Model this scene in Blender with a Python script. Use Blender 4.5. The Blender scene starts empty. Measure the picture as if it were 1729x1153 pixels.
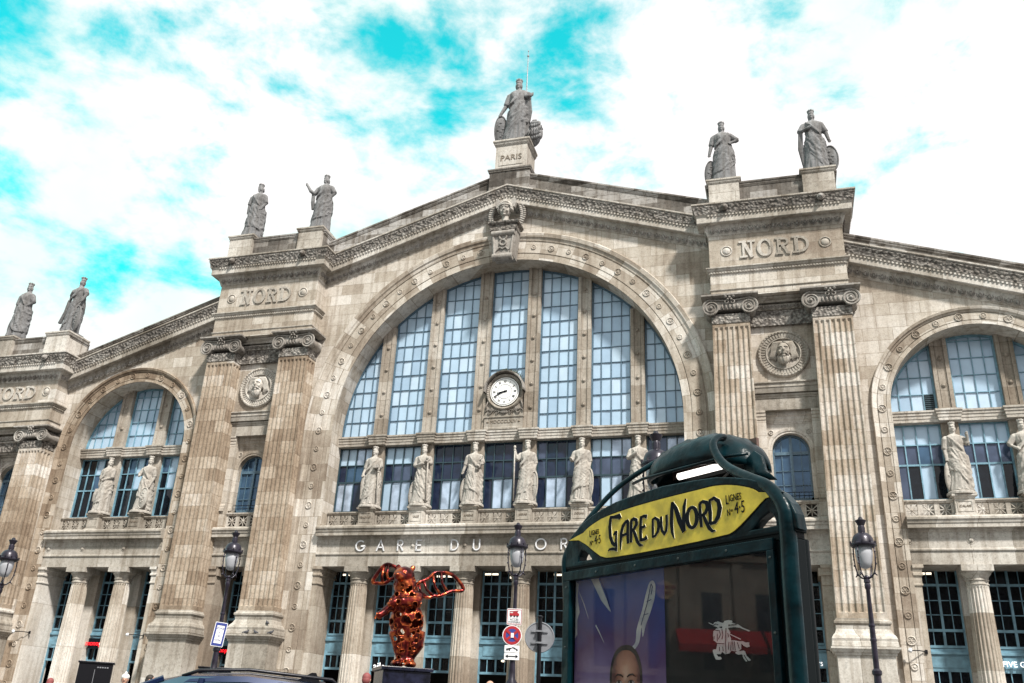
import bpy, bmesh, math, random
from mathutils import Vector, Matrix, noise
R=math.radians; PI=math.pi
sin,cos,sqrt=math.sin,math.cos,math.sqrt
random.seed(7)
scn=bpy.context.scene; COL=scn.collection
def gz(y): return 0.3+0.025*(min(y,0)+48.7)       # the square rises gently to the station
# ------------------------------------------------------------------ mesh builder
class MB:
    def __init__(s): s.v=[]; s.f=[]; s.m=[]; s.mi=0
    def add(s,vs,fs):
        n=len(s.v); s.v+= [tuple(p) for p in vs]; s.f+=[tuple(n+i for i in f) for f in fs]; s.m+=[s.mi]*len(fs); return s
    def box(s,x0,x1,y0,y1,z0,z1):
        return s.add([(x0,y0,z0),(x1,y0,z0),(x1,y1,z0),(x0,y1,z0),(x0,y0,z1),(x1,y0,z1),(x1,y1,z1),(x0,y1,z1)],
          [(0,3,2,1),(4,5,6,7),(0,1,5,4),(1,2,6,5),(2,3,7,6),(3,0,4,7)])
    def loft(s,rings,cap=True,closed=True):
        n=len(rings[0]); vs=[p for r in rings for p in r]; fs=[]
        for i in range(len(rings)-1):
            for j in range(n if closed else n-1):
                a=i*n+j; b=i*n+(j+1)%n; fs.append((a,b,b+n,a+n))
        if cap and closed: fs.append(tuple(range(n))[::-1]); fs.append(tuple((len(rings)-1)*n+j for j in range(n)))
        return s.add(vs,fs)
    def lathe(s,c,prof,n=16,axis='z'):
        rings=[]
        for r,h in prof:
            ring=[]
            for j in range(n):
                a=2*PI*j/n; p=(r*cos(a),r*sin(a),h)
                if axis=='y': p=(p[0],h,p[1])
                if axis=='x': p=(h,p[0],p[1])
                ring.append((c[0]+p[0],c[1]+p[1],c[2]+p[2]))
            rings.append(ring)
        return s.loft(rings)
    def ell(s,c,r,n=12,m=8,M=None):
        rings=[]
        for i in range(m+1):
            t=-PI/2+PI*i/m; t=max(min(t,PI/2-.02),-PI/2+.02)
            ring=[]
            for j in range(n):
                a=2*PI*j/n; p=Vector((r[0]*cos(t)*cos(a),r[1]*cos(t)*sin(a),r[2]*sin(t)))
                if M: p=M@p
                ring.append((c[0]+p.x,c[1]+p.y,c[2]+p.z))
            rings.append(ring)
        return s.loft(rings)
    def tube(s,pts,rad,n=8,flat=1.0,cap=True):
        pts=[Vector(p) for p in pts]; N=len(pts)
        if not hasattr(rad,'__len__'): rad=[rad]*N
        rings=[]; up=None
        for i,p in enumerate(pts):
            d=(pts[min(i+1,N-1)]-pts[max(i-1,0)]).normalized()
            if up is None:
                up=Vector((0,1,0)) if abs(d.y)<.9 else Vector((1,0,0))
            a=d.cross(up); 
            if a.length<1e-4: a=d.cross(Vector((1,0,.1)))
            a.normalize(); b=a.cross(d).normalized(); up=b
            rings.append([tuple(p+rad[i]*(cos(2*PI*j/n)*a+flat*sin(2*PI*j/n)*b)) for j in range(n)])
        return s.loft(rings,cap)
    def ring(s,c,R0,r,n=16,m=4,axis='y'):
        vs=[];fs=[]
        for i in range(n):
            a=2*PI*i/n
            for j in range(m):
                b=2*PI*j/m; rr=R0+r*cos(b); h=r*sin(b); p=(rr*cos(a),h,rr*sin(a))
                if axis=='z': p=(p[0],p[2],p[1])
                vs.append((c[0]+p[0],c[1]+p[1],c[2]+p[2]))
        for i in range(n):
            for j in range(m): fs.append((i*m+j,((i+1)%n)*m+j,((i+1)%n)*m+(j+1)%m,i*m+(j+1)%m))
        return s.add(vs,fs)
    def sweep(s,path,prof,cap=True):
        n=len(path); nor=[]
        for i in range(n):
            ds=[]
            if i>0: ds.append(Vector((path[i][0]-path[i-1][0],path[i][1]-path[i-1][1])).normalized())
            if i<n-1: ds.append(Vector((path[i+1][0]-path[i][0],path[i+1][1]-path[i][1])).normalized())
            ns=[Vector((d.y,-d.x)) for d in ds]; m=sum(ns,Vector((0,0))).normalized(); k=1/max(m.dot(ns[0]),.3)
            nor.append(m*k)
        rings=[[(P[0]+N.x*p,P[1]+N.y*p,P[2]+h) for p,h in prof] for P,N in zip(path,nor)]
        s.loft(rings,False,False)
        if cap:
            k=len(prof); b=len(s.v)-n*k
            s.f.append(tuple(b+i for i in range(k))); s.m.append(s.mi)
            s.f.append(tuple(b+(n-1)*k+i for i in range(k))[::-1]); s.m.append(s.mi)
        return s
    def prism(s,pts,y0,y1,ax='xz'):
        n=len(pts)
        if ax=='xz': a=[(x,y0,z) for x,z in pts]; b=[(x,y1,z) for x,z in pts]
        else: a=[(x,z,y0) for x,z in pts]; b=[(x,z,y1) for x,z in pts]
        s.add(a+b,[tuple(range(n)),tuple(range(2*n-1,n-1,-1))]+[(i,(i+1)%n,n+(i+1)%n,n+i) for i in range(n)]); return s
    def stroke(s,pts,w,y0,y1):
        """flat pen stroke in the xz plane, y0 front, y1 back; w number or list"""
        n=len(pts); w=w if hasattr(w,'__len__') else [w]*n; L=[];Rr=[]
        for i in range(n):
            a=Vector(pts[max(i-1,0)]); b=Vector(pts[min(i+1,n-1)]); d=(b-a); d=d.normalized() if d.length>0 else Vector((1,0))
            nn=Vector((-d.y,d.x)); k=1
            if 0<i<n-1:
                d1=(Vector(pts[i])-Vector(pts[i-1])).normalized(); k=1/max(.55,abs(nn.dot(Vector((-d1.y,d1.x)))))
            p=Vector(pts[i]); L.append(p+nn*w[i]*k/2); Rr.append(p-nn*w[i]*k/2)
        for i in range(n-1):
            q=[L[i],L[i+1],Rr[i+1],Rr[i]]
            s.prism([(p.x,p.y) for p in q],y0,y1)
        return s
    def build(s,name,mats,parent=None,smooth=False,local=False,bevel=0,auto=False):
        me=bpy.data.meshes.new(name); me.from_pydata(s.v,[],s.f); 
        if not isinstance(mats,(list,tuple)): mats=[mats]
        for m in mats: me.materials.append(m)
        bm=bmesh.new(); bm.from_mesh(me)
        if len(mats)>1:
            for f,mi in zip(bm.faces,s.m): f.material_index=mi
        bmesh.ops.recalc_face_normals(bm,faces=bm.faces)
        if smooth:
            for f in bm.faces: f.smooth=True
            if auto:
                for e in bm.edges:
                    if len(e.link_faces)==2 and e.calc_face_angle(0)>R(38): e.smooth=False
        bm.to_mesh(me); bm.free()
        o=bpy.data.objects.new(name,me); COL.objects.link(o)
        if parent:
            o.parent=parent
            if not local: o.location=-Vector(wloc(parent))
        if bevel:
            b=o.modifiers.new('bevel','BEVEL'); b.width=bevel; b.segments=2; b.limit_method='ANGLE'
        return o
def wloc(o):
    l=Vector(o.location); p=o.parent
    while p: l+=Vector(p.location); p=p.parent
    return l
def tag(o,label=None,cat=None,group=None,kind=None):
    if label: o['label']=label
    if cat: o['category']=cat
    if group: o['group']=group
    if kind: o['kind']=kind
    return o
def empty(name,loc,label,cat,group=None,rz=0):
    o=bpy.data.objects.new(name,None); COL.objects.link(o); o.location=loc; o.rotation_euler=(0,0,rz); o.empty_display_size=.3
    return tag(o,label,cat,group)
def textmb(mb,txt,size,M,depth=.01,align='CENTER'):
    cu=bpy.data.curves.new('t','FONT'); cu.body=txt; cu.size=size; cu.extrude=depth/2; cu.align_x=align; cu.align_y='CENTER'; cu.resolution_u=3
    ob=bpy.data.objects.new('t',cu); COL.objects.link(ob)
    dg=bpy.context.evaluated_depsgraph_get(); dg.update(); me=bpy.data.meshes.new_from_object(ob.evaluated_get(dg))
    mb.add([tuple(M@v.co) for v in me.vertices],[tuple(p.vertices) for p in me.polygons])
    bpy.data.objects.remove(ob); bpy.data.curves.remove(cu); bpy.data.meshes.remove(me)
def MX(x,y,z,rz=0): return Matrix.Translation((x,y,z))@Matrix.Rotation(rz,4,'Z')@Matrix.Rotation(PI/2,4,'X')
# ------------------------------------------------------------------ materials
def mat(name):
    m=bpy.data.materials.new(name); m.use_nodes=True; nt=m.node_tree; return m,nt,nt.nodes['Principled BSDF']
def N(nt,t,**k):
    n=nt.nodes.new(t)
    for a,b in k.items():
        if a[0]=='_': n.inputs[int(a[1:])].default_value=b
        else: setattr(n,a,b)
    return n
def simple(name,col,rough=.5,metal=0,noise=0,scale=8,bump=0,emit=None,spec=None):
    m,nt,b=mat(name); b.inputs['Base Color'].default_value=(*col,1); b.inputs['Roughness'].default_value=rough; b.inputs['Metallic'].default_value=metal
    if spec is not None: b.inputs['Specular IOR Level'].default_value=spec
    if emit: b.inputs['Emission Color'].default_value=(*emit[:3],1); b.inputs['Emission Strength'].default_value=emit[3]
    if noise or bump:
        tc=N(nt,'ShaderNodeTexCoord'); nz=N(nt,'ShaderNodeTexNoise'); nz.inputs['Scale'].default_value=scale; nz.inputs['Detail'].default_value=6
        nt.links.new(tc.outputs['Object'],nz.inputs['Vector'])
        if noise:
            mx=N(nt,'ShaderNodeMix',data_type='RGBA'); mx.inputs[6].default_value=(*[c*(1-noise) for c in col],1); mx.inputs[7].default_value=(*[min(1,c*(1+noise)) for c in col],1)
            rp=N(nt,'ShaderNodeMapRange'); rp.inputs[1].default_value=.35; rp.inputs[2].default_value=.65
            nt.links.new(nz.outputs[0],rp.inputs[0]); nt.links.new(rp.outputs[0],mx.inputs[0]); nt.links.new(mx.outputs[2],b.inputs['Base Color'])
        if bump:
            bp=N(nt,'ShaderNodeBump'); bp.inputs['Strength'].default_value=bump; bp.inputs['Distance'].default_value=.02
            nt.links.new(nz.outputs[0],bp.inputs['Height']); nt.links.new(bp.outputs[0],b.inputs['Normal'])
    return m
def ramp(nt,stops,interp='LINEAR'):
    r=N(nt,'ShaderNodeValToRGB'); cr=r.color_ramp; cr.interpolation=interp
    while len(cr.elements)<len(stops): cr.elements.new(.5)
    for e,(p,c) in zip(cr.elements,stops): e.position=p; e.color=(*c,1)
    return r
def stone(name,stops,bw=1.5,bh=.56,arch=None,soot=.35,carve=0,mortar=.018,streak=.45,bcol=.6,rough=.9,seed=0):
    """ashlar limestone: random block tones, mortar joints, rain streaks and soot"""
    m,nt,b=mat(name); L=nt.links.new; b.inputs['Roughness'].default_value=rough; b.inputs['Specular IOR Level'].default_value=.25
    tc=N(nt,'ShaderNodeTexCoord'); sx=N(nt,'ShaderNodeSeparateXYZ'); L(tc.outputs['Object'],sx.inputs[0])
    ad=N(nt,'ShaderNodeMath',operation='ADD'); L(sx.outputs[0],ad.inputs[0]); L(sx.outputs[1],ad.inputs[1])
    cb=N(nt,'ShaderNodeCombineXYZ')
    if arch:
        xc,zc,Rr=arch
        dx=N(nt,'ShaderNodeMath',operation='SUBTRACT',_1=xc); L(sx.outputs[0],dx.inputs[0])
        dz=N(nt,'ShaderNodeMath',operation='SUBTRACT',_1=zc); L(sx.outputs[2],dz.inputs[0])
        dzp=N(nt,'ShaderNodeMath',operation='MAXIMUM',_1=0.0); L(dz.outputs[0],dzp.inputs[0])
        dzn=N(nt,'ShaderNodeMath',operation='MINIMUM',_1=0.0); L(dz.outputs[0],dzn.inputs[0])
        adx=N(nt,'ShaderNodeMath',operation='ABSOLUTE'); L(dx.outputs[0],adx.inputs[0])
        at=N(nt,'ShaderNodeMath',operation='ARCTAN2'); L(dzp.outputs[0],at.inputs[0]); L(adx.outputs[0],at.inputs[1])
        mu=N(nt,'ShaderNodeMath',operation='MULTIPLY_ADD',_1=Rr); L(at.outputs[0],mu.inputs[0]); L(dzn.outputs[0],mu.inputs[2])
        h1=N(nt,'ShaderNodeMath',operation='MULTIPLY'); L(dx.outputs[0],h1.inputs[0]); L(dx.outputs[0],h1.inputs[1])
        h2=N(nt,'ShaderNodeMath',operation='MULTIPLY_ADD'); L(dzp.outputs[0],h2.inputs[0]); L(dzp.outputs[0],h2.inputs[1]); L(h1.outputs[0],h2.inputs[2])
        sq=N(nt,'ShaderNodeMath',operation='SQRT'); L(h2.outputs[0],sq.inputs[0])
        sg=N(nt,'ShaderNodeMath',operation='SIGN'); L(dx.outputs[0],sg.inputs[0])
        r2=N(nt,'ShaderNodeMath',operation='MULTIPLY_ADD'); L(sg.outputs[0],r2.inputs[0]); r2.inputs[1].default_value=40; L(sq.outputs[0],r2.inputs[2])
        L(r2.outputs[0],cb.inputs[0]); L(mu.outputs[0],cb.inputs[1])
    else: L(ad.outputs[0],cb.inputs[0]); L(sx.outputs[2],cb.inputs[1])
    br=N(nt,'ShaderNodeTexBrick'); L(cb.outputs[0],br.inputs['Vector'])
    br.inputs['Color1'].default_value=(0,0,0,1); br.inputs['Color2'].default_value=(1,1,1,1); br.inputs['Mortar'].default_value=(.5,.5,.5,1)
    br.inputs['Scale'].default_value=1; br.inputs['Mortar Size'].default_value=mortar; br.inputs['Mortar Smooth'].default_value=.3; br.inputs['Bias'].default_value=0
    br.inputs['Brick Width'].default_value=bw; br.inputs['Row Height'].default_value=bh; br.offset=.5; br.squash=1
    cr=ramp(nt,stops); 
    big=N(nt,'ShaderNodeTexNoise'); big.inputs['Scale'].default_value=.16; big.inputs['Detail'].default_value=3
    mp=N(nt,'ShaderNodeMapping'); mp.inputs['Location'].default_value=(seed*3.1,seed,0); L(tc.outputs['Object'],mp.inputs[0]); L(mp.outputs[0],big.inputs['Vector'])
    fine=N(nt,'ShaderNodeTexNoise'); fine.inputs['Scale'].default_value=2.6; fine.inputs['Detail'].default_value=9; fine.inputs['Roughness'].default_value=.7; L(tc.outputs['Object'],fine.inputs['Vector'])
    # tone = block*bcol + big + fine
    a1=N(nt,'ShaderNodeMath',operation='MULTIPLY_ADD',_1=bcol,_2=-.5*bcol); L(br.outputs['Color'],a1.inputs[0])
    a2=N(nt,'ShaderNodeMath',operation='MULTIPLY_ADD',_1=1.35); L(big.outputs[0],a2.inputs[0]); L(a1.outputs[0],a2.inputs[2])
    a3=N(nt,'ShaderNodeMath',operation='MULTIPLY_ADD',_1=.55); L(fine.outputs[0],a3.inputs[0]); L(a2.outputs[0],a3.inputs[2])
    a4=N(nt,'ShaderNodeMath',operation='SUBTRACT',_1=.52); L(a3.outputs[0],a4.inputs[0]); L(a4.outputs[0],cr.inputs[0])
    col=cr.outputs[0]
    def mul(c,fac_socket,tone,amount):
        mx=N(nt,'ShaderNodeMix',data_type='RGBA',blend_type='MULTIPLY'); L(fac_socket,mx.inputs[0]); L(c,mx.inputs[6]); mx.inputs[7].default_value=(*tone,1); return mx.outputs[2]
    # streaks
    ms=N(nt,'ShaderNodeMapping'); ms.inputs['Scale'].default_value=(3.2,3.2,.22); L(tc.outputs['Object'],ms.inputs[0])
    st=N(nt,'ShaderNodeTexNoise'); st.inputs['Scale'].default_value=1.0; st.inputs['Detail'].default_value=5; L(ms.outputs[0],st.inputs['Vector'])
    sr=N(nt,'ShaderNodeMapRange',_1=.47,_2=.66,_3=0.0,_4=streak); L(st.outputs[0],sr.inputs[0]); col=mul(col,sr.outputs[0],(.42,.36,.30),1)
    so=N(nt,'ShaderNodeTexNoise'); so.inputs['Scale'].default_value=5.5; so.inputs['Detail'].default_value=8; so.inputs['Roughness'].default_value=.75; L(tc.outputs['Object'],so.inputs['Vector'])
    s2=N(nt,'ShaderNodeMapRange',_1=.5,_2=.68,_3=0.0,_4=soot); L(so.outputs[0],s2.inputs[0]); col=mul(col,s2.outputs[0],(.2,.19,.19),1)
    # joints
    ms3=N(nt,'ShaderNodeMath',operation='MULTIPLY',_1=.5); L(br.outputs['Fac'],ms3.inputs[0]); col=mul(col,ms3.outputs[0],(.35,.3,.25),1)
    gr=N(nt,'ShaderNodeTexNoise'); gr.inputs['Scale'].default_value=14; gr.inputs['Detail'].default_value=4; gr.inputs['Roughness'].default_value=.8; L(tc.outputs['Object'],gr.inputs['Vector'])
    g2=N(nt,'ShaderNodeMapRange',_1=.5,_2=.62,_3=0.0,_4=.35); L(gr.outputs[0],g2.inputs[0]); col=mul(col,g2.outputs[0],(.35,.32,.3),1)
    hgt=so.outputs[0]; 
    bp=N(nt,'ShaderNodeBump'); bp.inputs['Strength'].default_value=.35; bp.inputs['Distance'].default_value=.02; L(hgt,bp.inputs['Height'])
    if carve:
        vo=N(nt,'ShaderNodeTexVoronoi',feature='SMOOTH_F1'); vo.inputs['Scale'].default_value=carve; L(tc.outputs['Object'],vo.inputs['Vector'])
        vr=N(nt,'ShaderNodeMapRange',_1=.25,_2=.6,_3=0.0,_4=.75); L(vo.outputs['Distance'],vr.inputs[0]); col=mul(col,vr.outputs[0],(.16,.15,.15),1)  # hollows of the carving darkened: their shade is painted into the colour
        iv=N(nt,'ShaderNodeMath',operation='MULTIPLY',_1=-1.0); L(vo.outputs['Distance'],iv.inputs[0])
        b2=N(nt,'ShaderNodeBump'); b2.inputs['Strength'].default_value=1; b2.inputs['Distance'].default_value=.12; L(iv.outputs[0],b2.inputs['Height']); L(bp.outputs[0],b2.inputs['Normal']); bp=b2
    L(bp.outputs[0],b.inputs['Normal']); L(col,b.inputs['Base Color'])
    return m
PALE=[(0,(.24,.195,.155)),(.32,(.39,.345,.29)),(.55,(.52,.48,.43)),(.8,(.63,.605,.57)),(1,(.71,.695,.675))]
BROWN=[(0,(.17,.125,.09)),(.3,(.28,.22,.165)),(.55,(.40,.34,.275)),(.8,(.54,.50,.455)),(1,(.67,.65,.62))]
GREY=[(0,(.17,.147,.12)),(.35,(.35,.32,.28)),(.6,(.49,.46,.42)),(1,(.66,.64,.61))]
DARKG=[(0,(.07,.062,.055)),(.35,(.17,.155,.14)),(.6,(.29,.275,.26)),(1,(.45,.44,.43))]
M={}
M['wall']=stone('ashlar_wall',PALE,soot=.35,bw=1.55,bh=.74,bcol=.4)
M['shaft']=stone('ashlar_pilaster',BROWN,bw=1.25,bh=.8,soot=.55,streak=.42,bcol=.42,seed=3)
M['pedestal']=stone('ashlar_pedestal',GREY,bw=2.2,bh=3.5,soot=.45,seed=2)
M['trim']=stone('moulded_stone',GREY,bw=1.9,bh=8,soot=.5,streak=.45,bcol=.35,seed=5)
M['trimd']=stone('weathered_stone',DARKG,bw=1.6,bh=.5,soot=.7,streak=.6,bcol=.7,seed=6)
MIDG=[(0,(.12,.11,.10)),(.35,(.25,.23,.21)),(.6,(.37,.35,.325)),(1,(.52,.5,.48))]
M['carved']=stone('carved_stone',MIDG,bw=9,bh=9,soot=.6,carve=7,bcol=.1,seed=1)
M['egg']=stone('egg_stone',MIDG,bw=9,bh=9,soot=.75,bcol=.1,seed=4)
M['arch0']=stone('ashlar_great_arch',PALE,bw=.62,bh=1.1,arch=(0,18.53,12.0),soot=.25,bcol=.55,seed=2)
for k,xc in (('archL',-26.45),('archR',26.45)):
    M[k]=stone('ashlar_side_arch',PALE if k=='archR' else BROWN,bw=.6,bh=.8,arch=(xc,18.23,4.9),soot=.3,bcol=.5,seed=5)
M['mull']=stone('mullion_stone',[(0,(.2,.165,.13)),(.4,(.33,.29,.245)),(.7,(.45,.415,.37)),(1,(.6,.58,.55))],bw=3,bh=1.3,soot=.4,bcol=.4,seed=8)
M['column']=stone('column_stone',PALE,bw=4,bh=2.6,soot=.3,bcol=.55,seed=9)
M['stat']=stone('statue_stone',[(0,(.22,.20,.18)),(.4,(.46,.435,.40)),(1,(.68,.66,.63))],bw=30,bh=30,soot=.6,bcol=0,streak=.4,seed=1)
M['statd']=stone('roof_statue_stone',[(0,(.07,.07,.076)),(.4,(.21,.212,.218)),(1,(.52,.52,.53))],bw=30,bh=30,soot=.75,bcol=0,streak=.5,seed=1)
M['engrave']=simple('engraved_shadow_stone',(.16,.13,.1),.9,noise=.3)
M['frame']=simple('blue_grey_frame',(.14,.27,.35),.45,noise=.25,scale=3)
M['framelt']=simple('pale_blue_glazing_bar',(.07,.125,.175),.4,noise=.2)
M['framed']=simple('dark_glazing_bar',(.02,.045,.06),.4)
M['panel']=simple('blue_panel_paint',(.085,.19,.25),.5,noise=.2,scale=2)
def glass(name,col,rough,mix,var=.2,tr=False,sc=1.3):
    m,nt,b=mat(name); L=nt.links.new; tc=N(nt,'ShaderNodeTexCoord'); nz=N(nt,'ShaderNodeTexNoise'); nz.inputs['Scale'].default_value=sc; nz.inputs['Detail'].default_value=3; L(tc.outputs['Object'],nz.inputs['Vector'])
    mx=N(nt,'ShaderNodeMix',data_type='RGBA'); mx.inputs[6].default_value=(*[c*(1-var) for c in col],1); mx.inputs[7].default_value=(*[min(1,c*(1+var)) for c in col],1)
    rp=N(nt,'ShaderNodeMapRange',_1=.35,_2=.65); L(nz.outputs[0],rp.inputs[0]); L(rp.outputs[0],mx.inputs[0]); L(mx.outputs[2],b.inputs['Base Color'])
    b.inputs['Roughness'].default_value=rough; b.inputs['Metallic'].default_value=mix; b.inputs['Specular IOR Level'].default_value=.35
    bp=N(nt,'ShaderNodeBump'); bp.inputs['Strength'].default_value=.08; bp.inputs['Distance'].default_value=.05; L(nz.outputs[0],bp.inputs['Height']); L(bp.outputs[0],b.inputs['Normal'])
    if tr: b.inputs['Alpha'].default_value=tr
    return m
M['gsky']=glass('pale_sky_glass',(.37,.50,.63),.3,.12,.05)  # pale blue base colour of these panes stands in for reflected sky
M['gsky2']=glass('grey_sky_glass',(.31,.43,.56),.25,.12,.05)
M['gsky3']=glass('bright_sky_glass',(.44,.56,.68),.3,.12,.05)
M['gdark']=glass('navy_glass',(.013,.02,.045),.06,.0,sc=3)
M['gblack']=glass('black_glass',(.006,.009,.014),.06,.0,sc=3)
M['gmid']=glass('slate_blue_glass',(.06,.08,.13),.08,.2)
M['gpale']=glass('curtained_glass',(.36,.44,.56),.15,.3,.3)
M['gteal']=glass('blue_window_glass',(.05,.10,.17),.08,.3)
M['gdoor']=glass('door_glass',(.008,.01,.014),.05,0,tr=.55)
M['black']=simple('black_metal',(.012,.012,.016),.35,.6)
M['lamp']=simple('lamp_iron_paint',(.018,.015,.026),.32,.3,noise=.3,bump=.1)
M['dial']=simple('white_dial',(.8,.8,.79),.4); M['white']=simple('white_enamel',(.66,.67,.69),.45)
M['letter']=simple('white_letter',(.6,.6,.62),.4)
M['green']=simple('dark_green_enamel',(.0013,.011,.015),.28,.0,noise=.6,scale=9,bump=.45,spec=.17)
M['greend']=simple('black_green_enamel',(.001,.003,.004),.5,.0,spec=.12)
M['yellow']=simple('yellow_sign_enamel',(.60,.46,.045),.4,noise=.22,scale=14)
M['cream']=simple('cream_outline',(.75,.72,.5),.5)
M['ink']=simple('black_ink',(.004,.006,.01),.8,spec=.15)
M['navy']=simple('navy_ink',(.02,.035,.2),.5)
M['red']=simple('red_ink',(.3,.008,.015),.5)
M['zinc']=simple('zinc_roof',(.22,.24,.26),.5,.4,noise=.2)
M['dark']=simple('dark_interior',(.02,.02,.022),.8)
M['roomlamp']=simple('lit_tube',(1,1,1),.5,emit=(1,.85,.65,6))
M['asphalt']=simple('asphalt',(.06,.06,.062),.9,noise=.3,scale=3,bump=.3)
M['paving']=simple('stone_paving',(.15,.148,.145),.9,noise=.3,scale=2.5,bump=.3)
# ------------------------------------------------------------------ camera, sky, light
cd=bpy.data.cameras.new('camera'); cam=bpy.data.objects.new('camera',cd); COL.objects.link(cam); scn.camera=cam
cd.sensor_width=36; cd.lens=36*1513.54/1729; cd.clip_end=5000; cd.clip_start=.05
yaw,pit,rol=R(-17.32061),R(23.45934),R(2.83767)
f=Vector((sin(yaw)*cos(pit),cos(yaw)*cos(pit),sin(pit))); r=Vector((cos(yaw),-sin(yaw),0)); u=r.cross(f)
r2=cos(rol)*r+sin(rol)*u; u2=-sin(rol)*r+cos(rol)*u
Mx=Matrix((r2,u2,-f)).transposed().to_4x4(); Mx.translation=Vector((15.82447,-48.7614,1.6)); cam.matrix_world=Mx
SKYGAPS=[((-.251,.726,.641),6,.12),((-.672,.468,.575),4.5,.42),((-.598,.59,.543),3,.06),((-.406,.622,.669),7,.15),((-.346,.718,.604),6,.16),((-.182,.736,.652),5,.18),((-.121,.717,.686),6,.15),((-.414,.705,.576),4,.08)]
SUN_EL,SUN_AZ=R(50),R(137)      # azimuth clockwise from +Y
w=bpy.data.worlds.new('World'); scn.world=w; w.use_nodes=True; nt=w.node_tree; L=nt.links.new
bg=nt.nodes['Background']; bg.inputs[1].default_value=.1
sk=N(nt,'ShaderNodeTexSky',sky_type='NISHITA',sun_disc=False,sun_elevation=SUN_EL,sun_rotation=SUN_AZ,altitude=50,air_density=1.0,dust_density=.6,ozone_density=2.0)
tint=N(nt,'ShaderNodeMix',data_type='RGBA',blend_type='MULTIPLY'); tint.inputs[0].default_value=1; tint.inputs[7].default_value=(.14,3.3,2.0,1); L(sk.outputs[0],tint.inputs[6])
tc=N(nt,'ShaderNodeTexCoord'); mp=N(nt,'ShaderNodeMapping'); mp.inputs['Scale'].default_value=(1,1,1.7); mp.inputs['Location'].default_value=(.35,.2,.0); L(tc.outputs['Generated'],mp.inputs[0])
nz=N(nt,'ShaderNodeTexNoise'); nz.inputs['Scale'].default_value=9.5; nz.inputs['Detail'].default_value=11; nz.inputs['Roughness'].default_value=.6; nz.inputs['Distortion'].default_value=.15; L(mp.outputs[0],nz.inputs['Vector'])
dt=N(nt,'ShaderNodeVectorMath',operation='DOT_PRODUCT'); L(tc.outputs['Generated'],dt.inputs[0]); dt.inputs[1].default_value=(.55,-.05,-.45)
nm=N(nt,'ShaderNodeMath',operation='MULTIPLY_ADD',_1=2.0,_2=-.5); L(nz.outputs[0],nm.inputs[0])
ad=N(nt,'ShaderNodeMath',operation='MULTIPLY_ADD',_1=.42); L(dt.outputs['Value'],ad.inputs[0]); L(nm.outputs[0],ad.inputs[2])
last=ad.outputs[0]
for D,rad,amp in SKYGAPS:
    dd=N(nt,'ShaderNodeVectorMath',operation='DOT_PRODUCT'); L(tc.outputs['Generated'],dd.inputs[0]); dd.inputs[1].default_value=D
    mr=N(nt,'ShaderNodeMapRange',interpolation_type='SMOOTHSTEP',_1=cos(R(rad)),_2=1.0,_3=0.0,_4=amp); L(dd.outputs['Value'],mr.inputs[0])
    sb=N(nt,'ShaderNodeMath',operation='SUBTRACT'); L(last,sb.inputs[0]); L(mr.outputs[0],sb.inputs[1]); last=sb.outputs[0]
cm=N(nt,'ShaderNodeMapRange',interpolation_type='SMOOTHSTEP',_1=-.20,_2=.36); L(last,cm.inputs[0])
n2=N(nt,'ShaderNodeTexNoise'); n2.inputs['Scale'].default_value=4; n2.inputs['Detail'].default_value=5; L(tc.outputs['Generated'],n2.inputs['Vector'])
cc=ramp(nt,[(.14,(5.0,6.5,6.0)),(.42,(7.4,7.1,7.05))]); c2=N(nt,'ShaderNodeMath',operation='MULTIPLY_ADD',_1=.30); L(dt.outputs['Value'],c2.inputs[0]); L(n2.outputs[0],c2.inputs[2]); L(c2.outputs[0],cc.inputs[0])
mx=N(nt,'ShaderNodeMix',data_type='RGBA'); L(cm.outputs[0],mx.inputs[0]); L(tint.outputs[2],mx.inputs[6]); L(cc.outputs[0],mx.inputs[7]); L(mx.outputs[2],bg.inputs[0])
sl=bpy.data.lights.new('sun','SUN'); sl.energy=4.6; sl.angle=R(5); sl.color=(1,.95,.87); so=bpy.data.objects.new('sun',sl); COL.objects.link(so)
sd=Vector((sin(SUN_AZ)*cos(SUN_EL),cos(SUN_AZ)*cos(SUN_EL),sin(SUN_EL))); so.rotation_euler=sd.to_track_quat('Z','Y').to_euler()
vs=scn.view_settings; vs.view_transform='Standard'; vs.look='None'; vs.exposure=.66; vs.gamma=1
# ------------------------------------------------------------------ ground
def sheet(name,x0,x1,ys,dz,m):
    mb=MB(); rows=[]
    for y in ys: rows.append([(x0,y,gz(y)+dz),(x1,y,gz(y)+dz)])
    mb.loft(rows,False,False); o=mb.build(name,m); tag(o,kind='structure'); return o
sheet('ground',-1500,1500,[-1500,-700,-200,-100,-48,0,200,1500],-.12,M['asphalt'])
mb=MB(); k=-14.0
for y0,y1 in ((-14,-.2),(-48,-22)):
    a0,a1=gz(y0),gz(y1)
    mb.add([(-70,y0,a0),(70,y0,a0),(70,y1,a1),(-70,y1,a1),(-70,y0,a0-.3),(70,y0,a0-.3),(70,y1,a1-.3),(-70,y1,a1-.3)],[(0,1,2,3),(4,5,6,7),(0,1,5,4),(1,2,6,5),(2,3,7,6),(3,0,4,7)])
tag(mb.build('pavement',M['paving']),kind='structure')
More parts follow.
